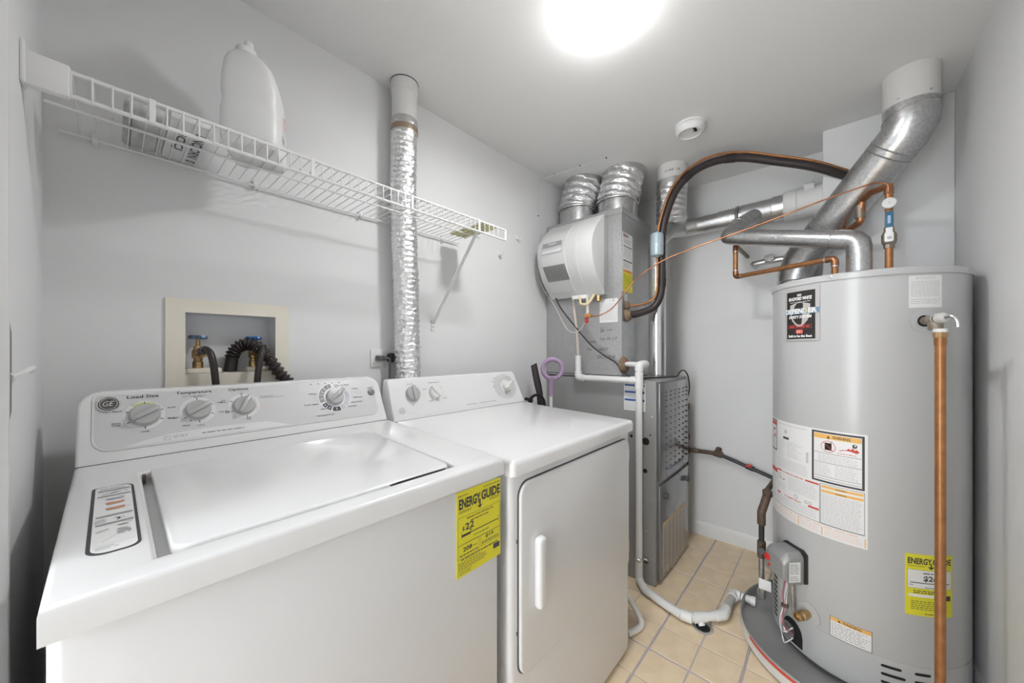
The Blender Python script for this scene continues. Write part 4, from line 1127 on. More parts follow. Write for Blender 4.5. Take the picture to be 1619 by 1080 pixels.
# ================================================================== ELECTRICAL OUTLET AND PLUGS
t = thing('electrical_outlet', 'white double wall outlet behind the foil vent duct', 'outlet', (0.735, YW, 1.165))
MB().box(0.678, 0.793, YW - 0.005, YW - 0.0003, 1.131, 1.201, 0.002, 2).build('cover_plate', TRIM, t)
for x in (0.712, 0.760):
    MB().prism(rrect(x - 0.017, x + 0.017, 1.149, 1.183, 0.012), lambda a, b, h: Vector((a, YW - 0.005 - h, b)), 0, 0.0015).build('socket', mat('socket_white', (0.70, 0.70, 0.70), 0.4), t)
t = thing('power_plug', 'dark grey flat plug in the left socket with a hanging cord', 'plug', (0.712, YW - 0.0065, 1.166))
MB().box(0.696, 0.726, YW - 0.028, YW - 0.0066, 1.157, 1.177, 0.004, 2).build('plug_body', DARKG, t)
MB().tube(catmull([(0.722, 1.333, 1.167), (0.735, 1.322, 1.166), (0.741, 1.318, 1.155), (0.742, 1.318, 1.10), (0.741, 1.318, 0.98), (0.74, 1.318, 0.5)], 8), 0.0045, 10).build('cord', mat('cord_grey', (0.13, 0.13, 0.125), 0.5), t)
t = thing('power_plug', 'bulky black plug in the right socket beside the foil duct', 'plug', (0.760, YW - 0.0065, 1.166))
MB().box(0.742, 0.784, YW - 0.030, YW - 0.0066, 1.150, 1.186, 0.009, 2).build('plug_body', RUBBER, t)
MB().tube(catmull([(0.745, 1.335, 1.166), (0.732, 1.333, 1.168), (0.722, 1.339, 1.163)], 6), 0.006, 10).build('strain_relief', RUBBER, t)

# ================================================================== WATER HEATER
CXW, CYW, RW = 2.0, -0.072, 0.28
ZT = 1.472
t = thing('water_heater', 'tall grey cylindrical gas water heater in the corner', 'water heater', (CXW, CYW, 0.018))
MB().lathe([(0.262, 0.020), (0.268, 0.030), (0.278, 0.034), (RW, 0.040), (RW, 0.168)], (CXW, CYW, 0), n=96).build('base_ring', TANK, t)
jk = MB().lathe([(RW - 0.0015, 0.166), (RW, 0.171), (RW, 1.450)], (CXW, CYW, 0), n=96).build('jacket', TANK, t)
MB().lathe([(RW + 0.0045, 1.449), (RW + 0.005, 1.451), (RW + 0.005, ZT - 0.004), (RW + 0.001, ZT), (0.02, ZT + 0.003)], (CXW, CYW, 0), n=96).build('top_cap', TANK, t)
def wm(s, z, n=0.0):
    a = PI + s / RW
    return Vector((CXW + (RW + n) * math.cos(a), CYW + (RW + n) * math.sin(a), z))
def ps(deg): return math.radians(deg - 180) * RW
for dg in (163.5, 243, 60, 330):
    p = wm(ps(dg), 1.461, 0.005); ax = wm(ps(dg), 1.461, 1) - wm(ps(dg), 1.461, 0)
    MB().lathe([(0.004, 0), (0.004, 0.002), (0.002, 0.003)], p, ax, n=10).build('screw', STEEL, t)
# name plate
d = Decal(wm)
np_ = d.sheet('name_plate', mat('plate_silver', (0.62, 0.60, 0.59), 0.3, 0.4), t, ps(128.6), ps(156.4), 1.234, 1.440, 0.003, 12)
u0, u1 = ps(128.6), ps(156.4); W = u1 - u0
d.rect(BLACKP, u0 + 0.010, u1 - 0.014, 1.242, 1.426, 0.0004, 12)
d.n0 += 0.0005
uc = (u0 + u1) / 2 - 0.002
sh = [(-0.040, 0.0), (-0.02, 0.006), (0, 0.010), (0.02, 0.006), (0.040, 0.0), (0.038, -0.040), (0.030, -0.062), (0.014, -0.080), (0, -0.086), (-0.014, -0.080), (-0.030, -0.062), (-0.038, -0.040)]
d.poly(mat('shield_grey', (0.50, 0.47, 0.45), 0.4), [(uc + p[0], 1.374 + p[1]) for p in sh], 0.0004)
d.n0 += 0.0005
d.text(PAPER, 'BRADFORD WHITE', uc, 1.391, 0.012, 0.092, bold=0.05, shear=0.2)
d.small(INKL, uc - 0.04, uc + 0.04, 1.382, 1.387, 1, 0.5, 0.02); d.rect(INKL, uc - 0.008, uc + 0.008, 1.407, 1.415)
d.rect(mat('band_steel_blue', (0.20, 0.30, 0.42), 0.4), u0 + 0.001, u1 - 0.001, 1.338, 1.359, 0.0003, 12)
d.text(PAPER, 'DEFEN', u0 + 0.004, 1.340, 0.0175, 0.076, 'L', bold=0.05, h=0.0008); d.text(mat('letter_cream', (0.80, 0.72, 0.40), 0.5), 'D', u0 + 0.0815, 1.340, 0.0175, 0.014, 'L', bold=0.05, h=0.0008); d.text(PAPER, 'ER', u0 + 0.0985, 1.340, 0.0175, 0.030, 'L', bold=0.05, h=0.0008)
d.text(PAPER, 'SAFETY SYSTEM', uc, 1.321, 0.010, 0.090, bold=0.05, shear=0.2)
d.frame(RED, uc - 0.048, uc + 0.044, 1.283, 1.296, 0.001); d.small(RED, uc - 0.042, uc + 0.038, 1.285, 1.294, 1, 0.5, 0.02)
d.poly(RED, rrect(uc - 0.014, uc + 0.014, 1.262, 1.278, 0.004), 0.0004); d.small(PEACH, uc - 0.011, uc + 0.011, 1.2645, 1.2755, 2, 0.5, 0.02)
d.text(PAPER, 'Built to be the Best', uc, 1.248, 0.009, 0.092, bold=0.05)
d.done()
# big instruction sheet
d = Decal(wm)
A0, A1 = ps(100), ps(182.3)
d.sheet('instruction_label', PAPER, t, A0, A1, 0.518, 0.908, 0.0007, 40)
w0, w1 = ps(151), ps(180.8)
d.frame(INK, w0, w1, 0.716, 0.902, 0.0065); d.rect(ORANGE, w0 + 0.0075, w1 - 0.0075, 0.876, 0.893)
d.poly(INK, [(w0 + 0.046, 0.8785), (w0 + 0.055, 0.8785), (w0 + 0.0505, 0.889)], 0.0008); d.text(INK, 'WARNING', w0 + 0.086, 0.8795, 0.0095, 0.048, bold=0.02, h=0.0008)
wc_ = (w0 + w1) / 2
d.rect(BLACKP, w0 + 0.040, w0 + 0.060, 0.836, 0.862); d.line(INK, (w0 + 0.056, 0.862), (w0 + 0.062, 0.870), 0.0015)
d.ring(RED, w0 + 0.050, 0.849, 0.021, 0.0016, h=0.0008); d.line(RED, (w0 + 0.036, 0.863), (w0 + 0.064, 0.835), 0.0016, 0.0008)
fl_ = [(0, 0), (0.05, 0), (0.055, 0.006), (0.047, 0.014), (0.043, 0.009), (0.038, 0.018), (0.033, 0.009), (0.027, 0.014), (0.022, 0.007), (0.012, 0.006)]
d.poly(RED, [(w0 + 0.078 + p[0], 0.840 + p[1]) for p in fl_]); d.disc(INK, w0 + 0.121, 0.864, 0.0065, 0.007, 0.0007); d.disc(PAPER, w0 + 0.122, 0.866, 0.0025, 0.0025, 0.0010)
d.small(RED, w0 + 0.076, w0 + 0.126, 0.829, 0.834, 1, 0.4, 0.02)
for z in (0.823, 0.788, 0.737, 0.728): d.rect(INK, w0 + 0.008, w1 - 0.008, z, z + 0.0012)
d.small(INKL, w0 + 0.020, w1 - 0.012, 0.791, 0.819, 5, 0.35); d.small(INKL, w0 + 0.010, wc_ - 0.012, 0.741, 0.785, 8, 0.35); d.small(INKL, wc_ - 0.004, w1 - 0.012, 0.741, 0.785, 8, 0.35)
# data panel left of it
q0, q1 = ps(117), ps(149.5)
for k in range(5):
    a = PI / 2 + 2 * PI * k / 5; a2 = a + 4 * PI / 5
    d.line(INKG, (q0 + 0.055 + 0.009 * math.cos(a), 0.868 + 0.009 * math.sin(a)), (q0 + 0.055 + 0.009 * math.cos(a2), 0.868 + 0.009 * math.sin(a2)), 0.0015)
d.poly(INK, rrect(q0 + 0.040, q0 + 0.072, 0.838, 0.847, 0.002)); d.small(INKL, q0 + 0.002, q1 - 0.01, 0.893, 0.899, 1, 0.5, 0.02)
d.small(INKL, q0 + 0.004, q0 + 0.06, 0.762, 0.835, 13, 0.3, 0.4); d.small(INKL, q0 + 0.065, q1 - 0.02, 0.770, 0.832, 10, 0.3, 0.5); d.small(INKL, q0 + 0.002, q1 - 0.008, 0.716, 0.758, 9, 0.35, 0.05)
for k in range(8): d.rect(INKG, q1 - 0.013, q1 - 0.005, 0.772 + 0.005 * k, 0.7745 + 0.005 * k)
# narrow warning strip at far left
z0_, z1_ = ps(101), ps(115.5)
d.frame(INK, z0_, z1_, 0.775, 0.903, 0.005); d.rect(RED, z0_ + 0.006, z1_ - 0.006, 0.880, 0.895); d.disc(INK, z0_ + 0.042, 0.862, 0.008, 0.008); d.poly(RED, [(z0_ + 0.036, 0.832), (z0_ + 0.062, 0.832), (z0_ + 0.048, 0.846)])
d.rect(INK, z0_ + 0.006, z1_ - 0.006, 0.826, 0.828); d.small(INKL, z0_ + 0.008, z1_ - 0.008, 0.782, 0.822, 8, 0.35)
# lower half
l0, l1 = ps(117), ps(156)
d.rect(RED, l0, l0 + 0.030, 0.700, 0.706); d.rect(RED, l1 - 0.048, l1 - 0.002, 0.700, 0.706); d.small(RED, l0 + 0.036, l1 - 0.055, 0.700, 0.706, 1, 0.5, 0.02)
d.small(INKL, l0 + 0.07, l1 - 0.004, 0.640, 0.696, 11, 0.35, 0.1); d.small(INKL, l0 + 0.004, l0 + 0.06, 0.630, 0.655, 6, 0.3)
d.ring(INKG, l0 + 0.018, 0.680, 0.010, 0.0018); d.line(INKG, (l0 + 0.01, 0.674), (l0 + 0.04, 0.668), 0.002); d.disc(INKG, l0 + 0.045, 0.672, 0.006, 0.003)
d.ring(INKG, l1 - 0.085, 0.625, 0.008, 0.0018); d.ring(INKG, l1 - 0.045, 0.620, 0.006, 0.0018); d.ring(INKG, l1 - 0.030, 0.621, 0.006, 0.0018)
d.rect(RED, l0, l0 + 0.022, 0.606, 0.613); d.rect(RED, l1 - 0.038, l1 - 0.002, 0.606, 0.613); d.text(RED, 'TO LIGHT PILOT', (l0 + l1) / 2 - 0.008, 0.606, 0.0070, 0.080, bold=0.02)
d.small(INKL, l0 + 0.002, l1 - 0.006, 0.570, 0.603, 8, 0.35, 0.05); d.rect(INK, l1 - 0.0005, l1 + 0.0010, 0.565, 0.708); d.rect(INKG, l0 - 0.002, l0 - 0.0005, 0.565, 0.700); d.small(INKL, z0_ + 0.004, l0 - 0.006, 0.575, 0.675, 18, 0.35)
d.rect(RED, z0_, l0 - 0.004, 0.683, 0.700, 0.0003)
d.frame(INK, l1 + 0.003, ps(180.8), 0.565, 0.710, 0.0012)
for z in (0.696, 0.680): d.rect(ORANGE, l1 + 0.006, ps(180.2), z, z + 0.009)
d.text(INK, 'WARNING', (l1 + ps(180.8)) / 2, 0.6975, 0.005, 0.030, bold=0.02, h=0.0008); d.text(INK, 'WARNING', (l1 + ps(180.8)) / 2, 0.6815, 0.005, 0.030, bold=0.02, h=0.0008)
d.small(INKL, l1 + 0.008, ps(179.6), 0.570, 0.676, 22, 0.4, 0.08)
d.rect(INK, z0_, ps(181), 0.5625, 0.5640); d.small(PEACH, l0 + 0.02, ps(178), 0.549, 0.560, 1, 0.45, 0.02)
for (aa, bb) in ((105, 116), (117.5, 139.5), (142.5, 156), (159, 180)): d.small(PEACH, ps(aa), ps(bb), 0.524, 0.548, 5, 0.4, 0.1)
for aa in (141, 157.5, 181): d.rect(ORANGE, ps(aa) - 0.0015, ps(aa) + 0.0015, 0.522, 0.552)
d.done()
# white notice
d = Decal(wm); d.sheet('white_notice', PAPER, t, ps(202.7), ps(221.2), 1.337, 1.442, 0.0007, 10)
d.small(INKL, ps(206), ps(218), 1.428, 1.438, 2, 0.4, 0.1); d.small(INKL, ps(203.6), ps(220), 1.372, 1.424, 11, 0.4, 0.05); d.small(INKL, ps(203.6), ps(220), 1.348, 1.366, 3, 0.4, 0.2); d.done()
# energy label
d = Decal(wm); e0, e1 = ps(200.7), ps(228.4); W = e1 - e0
d.sheet('energy_label', YELLOW, t, e0, e1, 0.336, 0.535, 0.0007, 14, label='yellow energy guide label')
d.text(INK, 'ENERGY', e0 + 0.006, 0.503, 0.019, W * 0.47, 'L', bold=0.035); d.text(INK, 'GUIDE', e0 + W * 0.53, 0.503, 0.019, W * 0.43, 'L', bold=0.035); d.rect(INK, e0 + W * 0.49, e0 + W * 0.515, 0.492, 0.508); d.poly(INK, [(e0 + W * 0.43, 0.497), (e0 + W * 0.50, 0.488), (e0 + W * 0.57, 0.497)])
d.small(INK, e0 + 0.006, e0 + 0.06, 0.494, 0.500, 2, 0.35)
d.rect(PAPER, e0 + 0.005, e1 - 0.005, 0.425, 0.485); d.frame(INK, e0 + 0.005, e1 - 0.005, 0.425, 0.485, 0.0006, 0.0006)
d.n0 += 0.0004
d.small(INK, e0 + 0.045, e0 + 0.095, 0.472, 0.478, 1, 0.5, 0.02); d.text(INK, '$263', e0 + W * 0.34, 0.4475, 0.0165, 0.052, 'L', bold=0.03); d.rect(INK, e0 + 0.012, e1 - 0.012, 0.442, 0.4445); d.small(INK, e0 + 0.010, e0 + 0.022, 0.434, 0.437, 1, 0.6, 0.02); d.small(INK, e0 + 0.05, e0 + 0.09, 0.428, 0.431, 1, 0.6, 0.02)
d.small(INK, e0 + 0.02, e1 - 0.02, 0.408, 0.420, 2, 0.45, 0.1); d.rect(PAPER, e0 + 0.008, e0 + 0.075, 0.397, 0.406, 0.0002); d.rect(INK, e0 + 0.095, e1 - 0.008, 0.389, 0.405, 0.0003)
d.small(INK, e0 + 0.014, e1 - 0.012, 0.355, 0.386, 5, 0.3); d.small(INK, e0 + 0.05, e0 + 0.08, 0.341, 0.346, 1, 0.5, 0.02)
d.done()
# lower warning
d = Decal(wm); d.sheet('lower_warning', PAPER, t, ps(162.2), ps(184.5), 0.172, 0.244, 0.0007, 12)
a0, a1 = ps(162.2), ps(184.5)
d.frame(INK, a0, a1, 0.172, 0.244, 0.0015); d.rect(ORANGE, a0 + 0.002, a1 - 0.002, 0.229, 0.242); d.text(INK, 'WARNING', (a0 + a1) / 2 + 0.004, 0.231, 0.0085, 0.050, bold=0.02, h=0.0008); d.poly(INK, [((a0 + a1) / 2 - 0.033, 0.231), ((a0 + a1) / 2 - 0.024, 0.231), ((a0 + a1) / 2 - 0.0285, 0.2395)], 0.0008)
d.small(INKG, a0 + 0.005, a1 - 0.005, 0.177, 0.226, 7, 0.3); d.done()
# air slots
d = Decal(wm, 0.0004)
def slot(dg0, dg1, z, name='air_slot', hh=0.0045):
    u0, u1 = ps(dg0), ps(dg1)
    us = [u0, u0 + hh * 0.3, u0 + hh] + [u0 + hh + (u1 - u0 - 2 * hh) * k / 8 for k in range(1, 8)] + [u1 - hh, u1 - hh * 0.3, u1]
    vs = []
    for u in us:
        e = min(u - u0, u1 - u)
        q = hh if e >= hh else math.sqrt(max(hh * hh - (hh - e) ** 2, 1e-8))
        vs += [wm(u, z - q, 0.0012), wm(u, z + q, 0.0012)]
    MB().add(vs, [(2 * k, 2 * k + 2, 2 * k + 3, 2 * k + 1) for k in range(len(us) - 1)]).build(name, SLOT, t)
for r, z in enumerate((0.145, 0.118, 0.091, 0.064)):
    slot(188.6, 199.0 + (2 if r % 2 else 0), z); slot(205.5, 214.5, z)
for k in range(9):
    slot(108.5, 116.5, 0.235 - 0.0195 * k, 'louvre_slot', 0.0045)
# burner opening on the left side
vs = []
for k in range(25):
    e = -1 + 2 * k / 24
    uu_ = ps(135) + 0.045 * e
    vs += [wm(uu_, 0.045, 0.0012), wm(uu_, 0.085 + 0.052 * math.sqrt(max(0, 1 - e * e)), 0.0012)]
burn = MB().add(vs, [(2 * k, 2 * k + 2, 2 * k + 3, 2 * k + 1) for k in range(24)]).build('burner_opening', SLOT, t)
q = wm(ps(132), 0.083, 0.001); ax = wm(ps(132), 0.083, 1) - wm(ps(132), 0.083, 0)
MB().lathe([(0.030, 0), (0.030, 0.004), (0.024, 0.006), (0.022, 0.003), (0.002, 0.003)], q, ax, n=24).build('sight_glass', GALV, t)
# drain cock
q = wm(ps(148.4), 0.202, 0); ax = wm(ps(148.4), 0.202, 1) - q
MB().lathe([(0.040, 0), (0.040, 0.0015), (0.030, 0.002)], q, ax, n=32).build('drain_escutcheon', TANK, t)
dv = MB().lathe([(0.013, 0), (0.013, 0.018), (0.017, 0.020), (0.017, 0.038), (0.013, 0.040), (0.0155, 0.042), (0.0155, 0.058), (0.010, 0.060), (0.008, 0.050), (0.001, 0.050)], q, ax, n=20).build('drain_valve', BRASS, t)
# gas control
import mathutils
out = Vector((-0.731, 0.682, 0)); tang = Vector((0.682, 0.731, 0))
CC = Vector((1.762, 0.150, 0))
def gm(a, b, h): return CC + tang * a + out * h + Vector((0, 0, b))
GREYM = mat('valve_grey', (0.34, 0.345, 0.34), 0.4, 0.3)
body = MB()
sec = [(-0.045, 0.315, 0.425), (-0.030, 0.307, 0.428), (0.020, 0.312, 0.424), (0.042, 0.330, 0.400)]   # h, z0, z1
vs, fs = [], []
for (h, z0, z1) in sec:
    wd = 0.052 if h < 0.03 else 0.046
    vs += [gm(-wd, z0, h), gm(wd, z0, h), gm(wd, z1 - 0.018, h), gm(wd - 0.016, z1, h), gm(-wd + 0.016, z1, h), gm(-wd, z1 - 0.018, h)]
for i in range(3):
    for k in range(6): fs.append((i * 6 + k, i * 6 + (k + 1) % 6, (i + 1) * 6 + (k + 1) % 6, (i + 1) * 6 + k))
fs += [tuple(range(5, -1, -1)), tuple(range(18, 24))]
bb = bmesh.new()
V = [bb.verts.new(p) for p in vs]
for f in fs: bb.faces.new([V[i] for i in f])
bmesh.ops.recalc_face_normals(bb, faces=bb.faces)
bmesh.ops.bevel(bb, geom=[e for e in bb.edges if e.calc_face_angle(0) > 0.5], offset=0.004, segments=2, profile=0.5, affect='EDGES')
gv = MB().bm(bb).build('gas_control', GREYM, t)
m = MB().prism([(-0.056, 0.31), (0.050, 0.31), (0.050, 0.42), (0.036, 0.433), (-0.040, 0.433), (-0.056, 0.42)], gm, -0.052, -0.036, 0.003, 2)
m.build('control_back', RUBBER, gv)
sd = plane_map(gm(-0.053, 0.322, 0.030), -out, (0, 0, 1))
d = Decal(lambda a, b, h=0: sd(a, b, h)); d.rect(PAPER, 0.004, 0.050, 0.0, 0.075, 0.0012); d.n0 = 0.0016; d.small(INKG, 0.008, 0.046, 0.03, 0.07, 6, 0.4); d.small(INKG, 0.008, 0.046, 0.004, 0.024, 3, 0.4); d.done('control_label', parent=gv)
MB().lathe([(0.013, 0), (0.013, 0.010), (0.010, 0.012)], gm(0.030, 0.375, 0.036), out, n=20).build('red_knob', REDP, gv)
MB().lathe([(0.006, 0), (0.006, 0.004)], gm(0.022, 0.347, 0.040), out, n=12).build('red_button', REDP, gv)
MB().lathe([(0.004, 0), (0.004, 0.003)], gm(-0.005, 0.345, 0.041), out, n=10).build('screw', STEEL, gv)
for (pts, r, mm) in (([gm(-0.015, 0.31, -0.005), gm(-0.012, 0.25, 0.005), gm(0.0, 0.20, -0.002), gm(0.004, 0.14, 0.012), gm(0.0, 0.075, 0.004), gm(-0.012, 0.062, 0.005), gm(-0.022, 0.085, -0.02)], 0.0022, CABLEW),
                     ([gm(-0.008, 0.31, 0.0), gm(-0.008, 0.25, 0.01), gm(-0.004, 0.20, 0.002), gm(-0.010, 0.13, 0.010), gm(-0.020, 0.10, -0.018)], 0.0020, mat('wire_rose', (0.50, 0.10, 0.16), 0.4)),
                     ([gm(0.0, 0.31, -0.02), gm(-0.002, 0.25, -0.012), gm(-0.004, 0.20, -0.006), gm(0.012, 0.12, 0.0), gm(0.004, 0.09, -0.008), gm(-0.016, 0.12, -0.025)], 0.0022, CABLEW)):
    MB().tube(catmull(pts, 8), r, 8).build('igniter_wire', mm, t)
MB().tube([gm(-0.022, 0.32, -0.015), gm(-0.022, 0.17, -0.022)], 0.0055, 10).build('pilot_tube', GALV, t)
MB().box(-0.012, 0.012, -0.012, 0.012, -0.005, 0.005, 0.003, 1, M=Matrix.Translation(gm(-0.004, 0.20, -0.002))).build('wire_tie', RUST, t)
# relief valve boss
q = wm(ps(210.4), 1.293, 0); ax = Vector((-0.97, -0.12, 0)).normalized()
axn = (wm(ps(210.4), 1.293, 1) - q)
MB().lathe([(0.036, 0), (0.036, 0.001), (0.030, 0.0025), (0.020, 0.0026)], q, axn, n=32).build('relief_escutcheon', TANK, t)
MB().lathe([(0.0185, 0.0024), (0.0185, 0.0032)], q, axn, n=28).build('relief_hole', SLOT, t)
# draft hood
MB().lathe([(0.062, ZT), (0.066, ZT + 0.006), (0.060, ZT + 0.020), (0.046, ZT + 0.036), (0.040, ZT + 0.040)], (CXW, CYW, 0), n=44).build('draft_hood', GALV, t)
MB().lathe([(0.016, ZT - 0.001), (0.019, ZT + 0.002), (0.019, ZT + 0.016), (0.013, ZT + 0.018)], (2.0, -0.155, 0), n=6).build('white_nipple', PVC, t)

# ================================================================== WATER HEATER FLUE
t = thing('heater_flue', 'galvanised flue from the top of the water heater running left', 'flue pipe', (CXW, CYW, ZT + 0.04))
z1 = 1.638
EL = Vector((CXW, CYW, z1)); END = Vector((2.150, 0.405, 1.786)); dr = (END - EL).normalized()
MB().lathe([(0.0395, ZT + 0.038), (0.0395, z1 - 0.055)], (CXW, CYW, 0), n=36).build('riser', GALV, t)
MB().tube(fillet([(CXW, CYW, z1 - 0.062), EL, EL + dr * 0.07], 0.052, 3), 0.0400, 36).build('elbow', GALV, t, sharp=20)
MB().tube([EL + dr * 0.06, END - dr * 0.03], 0.0385, 36).build('run_pipe', GALV, t)
for q in (0.066, 0.085):
    MB().lathe([(0.0385, -0.002), (0.0412, 0), (0.0385, 0.002)], EL + dr * q, dr, n=36, cap0=False, cap1=False).build('crimp_ring', GALV, t)
MB().tube(fillet([END - dr * 0.05, END + dr * 0.012, Vector((2.285, 0.395, 1.875)), Vector((2.420, 0.330, 1.955))], 0.03, 5), 0.0395, 32).build('end_elbow', GALV, t, sharp=20)
MB().lathe([(0.0385, -0.002), (0.0412, 0), (0.0385, 0.002)], Vector((2.285, 0.395, 1.875)), (0.135, -0.02, 0.085), n=36, cap0=False, cap1=False).build('crimp_ring', GALV, t)
for k in (0.095, 0.30):
    q = EL + dr * k + Vector((-0.0385, 0, -0.006))
    MB().lathe([(0.004, 0), (0.004, 0.003), (0.001, 0.004)], q, (-1, 0, -0.1), n=10).build('screw', STEEL, t)

# ================================================================== DRAIN PAN
t = thing('drain_pan', 'shallow round metal drain pan under the water heater', 'pan', (1.935, -0.02, 0))
PCX, PCY, PA, PB = 1.938, -0.018, 0.385, 0.336
def ell(prof_, n=96):
    vs, fs = [], []
    for (k, z) in prof_:
        for i in range(n):
            a = 2 * PI * i / n
            vs.append((PCX + (PA + k) * math.cos(a), PCY + (PB + k) * math.sin(a), z))
    for j in range(len(prof_) - 1):
        for i in range(n): fs.append((j * n + i, j * n + (i + 1) % n, (j + 1) * n + (i + 1) % n, (j + 1) * n + i))
    return vs, fs, n
vs, fs, n = ell([(-0.02, 0.001), (-0.004, 0.002), (0.0, 0.010), (0.0, 0.058), (-0.0025, 0.061), (-0.005, 0.058), (-0.006, 0.012), (-0.02, 0.006), (-0.28, 0.005)])
fs.append(tuple(range(n))); fs.append(tuple(range(8 * n, 9 * n)))
MB().add(vs, fs).build('pan_body', PANM, t)
def pan_band(name, a0, a1, z0, z1, m, off, parent):
    vs = []; fs = []; n = 30
    for i in range(n + 1):
        a = math.radians(a0 + (a1 - a0) * i / n)
        for z in (z0, z1): vs.append((PCX + (PA + off) * math.cos(a), PCY + (PB + off) * math.sin(a), z))
    for i in range(n): fs.append((2 * i, 2 * i + 2, 2 * i + 3, 2 * i + 1))
    return MB().add(vs, fs).build(name, m, parent)
pb = pan_band('white_sticker', 104, 176, 0.010, 0.056, mat('sticker_white', (0.70, 0.69, 0.68), 0.35), 0.0008, t)
pan_band('red_stripe', 126, 172, 0.043, 0.055, RED, 0.0013, t)
MB().tube([(1.990, PCY + PB - 0.030, 0.034), (1.990, PCY + PB + 0.012, 0.034)], 0.0165, 20).build('drain_fitting', PVC, t)
MB().tube([(1.990, PCY + PB - 0.046, 0.034), (1.990, PCY + PB - 0.028, 0.034)], 0.020, 8).build('fitting_nut', PVC, t)

# ================================================================== RELIEF VALVE + DISCHARGE PIPE
t = thing('relief_pipe', 'vertical copper discharge pipe hanging from the relief valve on the tank front', 'pipe', (1.655, -0.225, 0.15))
VP = Vector((1.655, -0.225, 1.293))
q0 = wm(ps(210.4), 1.293, 0.002)
vdir = (VP - q0).normalized()
vb = MB().tube([q0, VP + vdir * 0.020], 0.0125, 18)
vb.lathe([(0.0150, -0.034), (0.0165, -0.030), (0.0165, -0.010), (0.013, -0.002)], VP, (0, 0, 1), n=20)
vo = vb.build('valve_body', BRASSD, t)
MB().lathe([(0.0150, -0.060), (0.0150, -0.046), (0.0135, -0.044)], VP, vdir, n=6).build('valve_hex', BRASSD, t)
vdir = (vdir + Vector((0.10, -0.28, 0.03))).normalized()
MB().lathe([(0.0135, 0.000), (0.0155, 0.006), (0.0155, 0.026), (0.0125, 0.034), (0.004, 0.038)], VP, vdir, n=20).build('valve_bonnet', mat('valve_white', (0.60, 0.585, 0.57), 0.45), t)
VP = VP + vdir * 0.018
MB().tube(catmull([VP + vdir * 0.018, VP + vdir * 0.030 + Vector((0, -0.006, 0.002)), VP + vdir * 0.036 + Vector((0, -0.012, -0.012)), VP + vdir * 0.036 + Vector((0, -0.014, -0.030))], 5), 0.005, 8).build('test_lever', STEEL, t)
MB().lathe([(0.0150, 1.252), (0.0150, 1.262)], (VP.x, VP.y, 0), n=20).build('ptfe_wrap', PAPER, t)
MB().lathe([(0.0145, 1.236), (0.0155, 1.240), (0.0155, 1.248), (0.0150, 1.252)], (VP.x, VP.y, 0), n=8).build('adapter_nut', BRASS, t)
MB().lathe([(0.0125, 1.212), (0.0130, 1.214), (0.0130, 1.238)], (VP.x, VP.y, 0), n=20).build('solder_cup', COPPERB, t)
MB().lathe([(0.0115, 0.16), (0.0115, 1.215)], (VP.x, VP.y, 0), n=22).build('pipe', COPPERB, t)

# ================================================================== HOT WATER PIPE
t = thing('hot_water_pipe', 'copper hot water pipe running left from the heater top, under the flue', 'pipe', (2.0, 0.0, ZT))
pth = [(2.0, 0.0, ZT + 0.001), (2.0, 0.0, 1.578), (2.213, 0.392, 1.586), (2.213, 0.392, 1.752), (2.30, 0.392, 1.755)]
MB().tube(fillet(pth, 0.016, 5), 0.0112, 18).build('pipe', COPPERB, t)
V = [Vector(p) for p in pth]
for i in (1, 2, 3):
    a = (V[i - 1] - V[i]).normalized(); b = (V[i + 1] - V[i]).normalized()
    MB().tube(fillet([V[i] + a * 0.034, V[i], V[i] + b * 0.034], 0.016, 5), 0.0130, 18).build('elbow', COPPER, t)
    for dv_ in (a, b):
        MB().lathe([(0.0134, 0.030), (0.0134, 0.0355)], V[i], dv_, n=18).build('solder_ring', STEEL, t)
MB().lathe([(0.0135, ZT - 0.001), (0.0135, ZT + 0.020)], (2.0, 0.0, 0), n=18).build('nipple', BRASSD, t)
MB().tube([(2.30, 0.392, 1.755), (XF - 0.001, 0.392, 1.760)], 0.0110, 14).build('wall_stub', BRASSD, t)

# ================================================================== COLD WATER PIPE with ball valve
t = thing('cold_water_pipe', 'copper cold water pipe with a blue-sleeved lever valve above the heater', 'pipe', (2.0, -0.155, ZT))
cx_, cy_ = 2.0, -0.155
MB().lathe([(0.0118, ZT + 0.015), (0.0118, 1.835)], (cx_, cy_, 0), n=20).build('pipe', COPPERB, t)
MB().lathe([(0.0145, ZT + 0.016), (0.0150, ZT + 0.020), (0.0135, ZT + 0.036)], (cx_, cy_, 0), n=20).build('adapter', BRASS, t)
MB().lathe([(0.0155, 1.590), (0.0155, 1.604), (0.0195, 1.608), (0.0215, 1.620), (0.0215, 1.642), (0.0180, 1.650), (0.0150, 1.656), (0.0140, 1.672)], (cx_, cy_, 0), n=8).build('ball_valve', BRASSD, t)
td = Vector((-0.80, 0.05, 0)).normalized(); sdv = Vector((0.05, 0.8, 0)).normalized()
lp = plane_map(Vector((cx_, cy_, 1.615)) + td * 0.024, -sdv, (0, 0, 1))
lv = MB().prism(rrect(-0.012, 0.012, -0.004, 0.032, 0.006), lp, 0, 0.003).prism(rrect(-0.009, 0.009, 0.02, 0.055, 0.003), lp, 0.001, 0.004)
lvo = lv.build('lever', mat('lever_steel', (0.68, 0.68, 0.67), 0.35, 0.4), t)
MB().lathe([(0.0055, 0), (0.0055, 0.004), (0.003, 0.006)], lp(0.0, 0.011, 0.003), td, n=6).build('lever_nut', STEEL, lvo)
sl_ = MB().prism(rrect(-0.0115, 0.0115, 0.050, 0.110, 0.004), lp, -0.003, 0.008, 0.002, 2).build('lever_sleeve', BLUELEV, lvo)
MB().prism(rrect(-0.004, 0.004, 0.064, 0.094, 0.002), lp, 0.0081, 0.0086).build('sleeve_print', PALEBLUE, lvo)
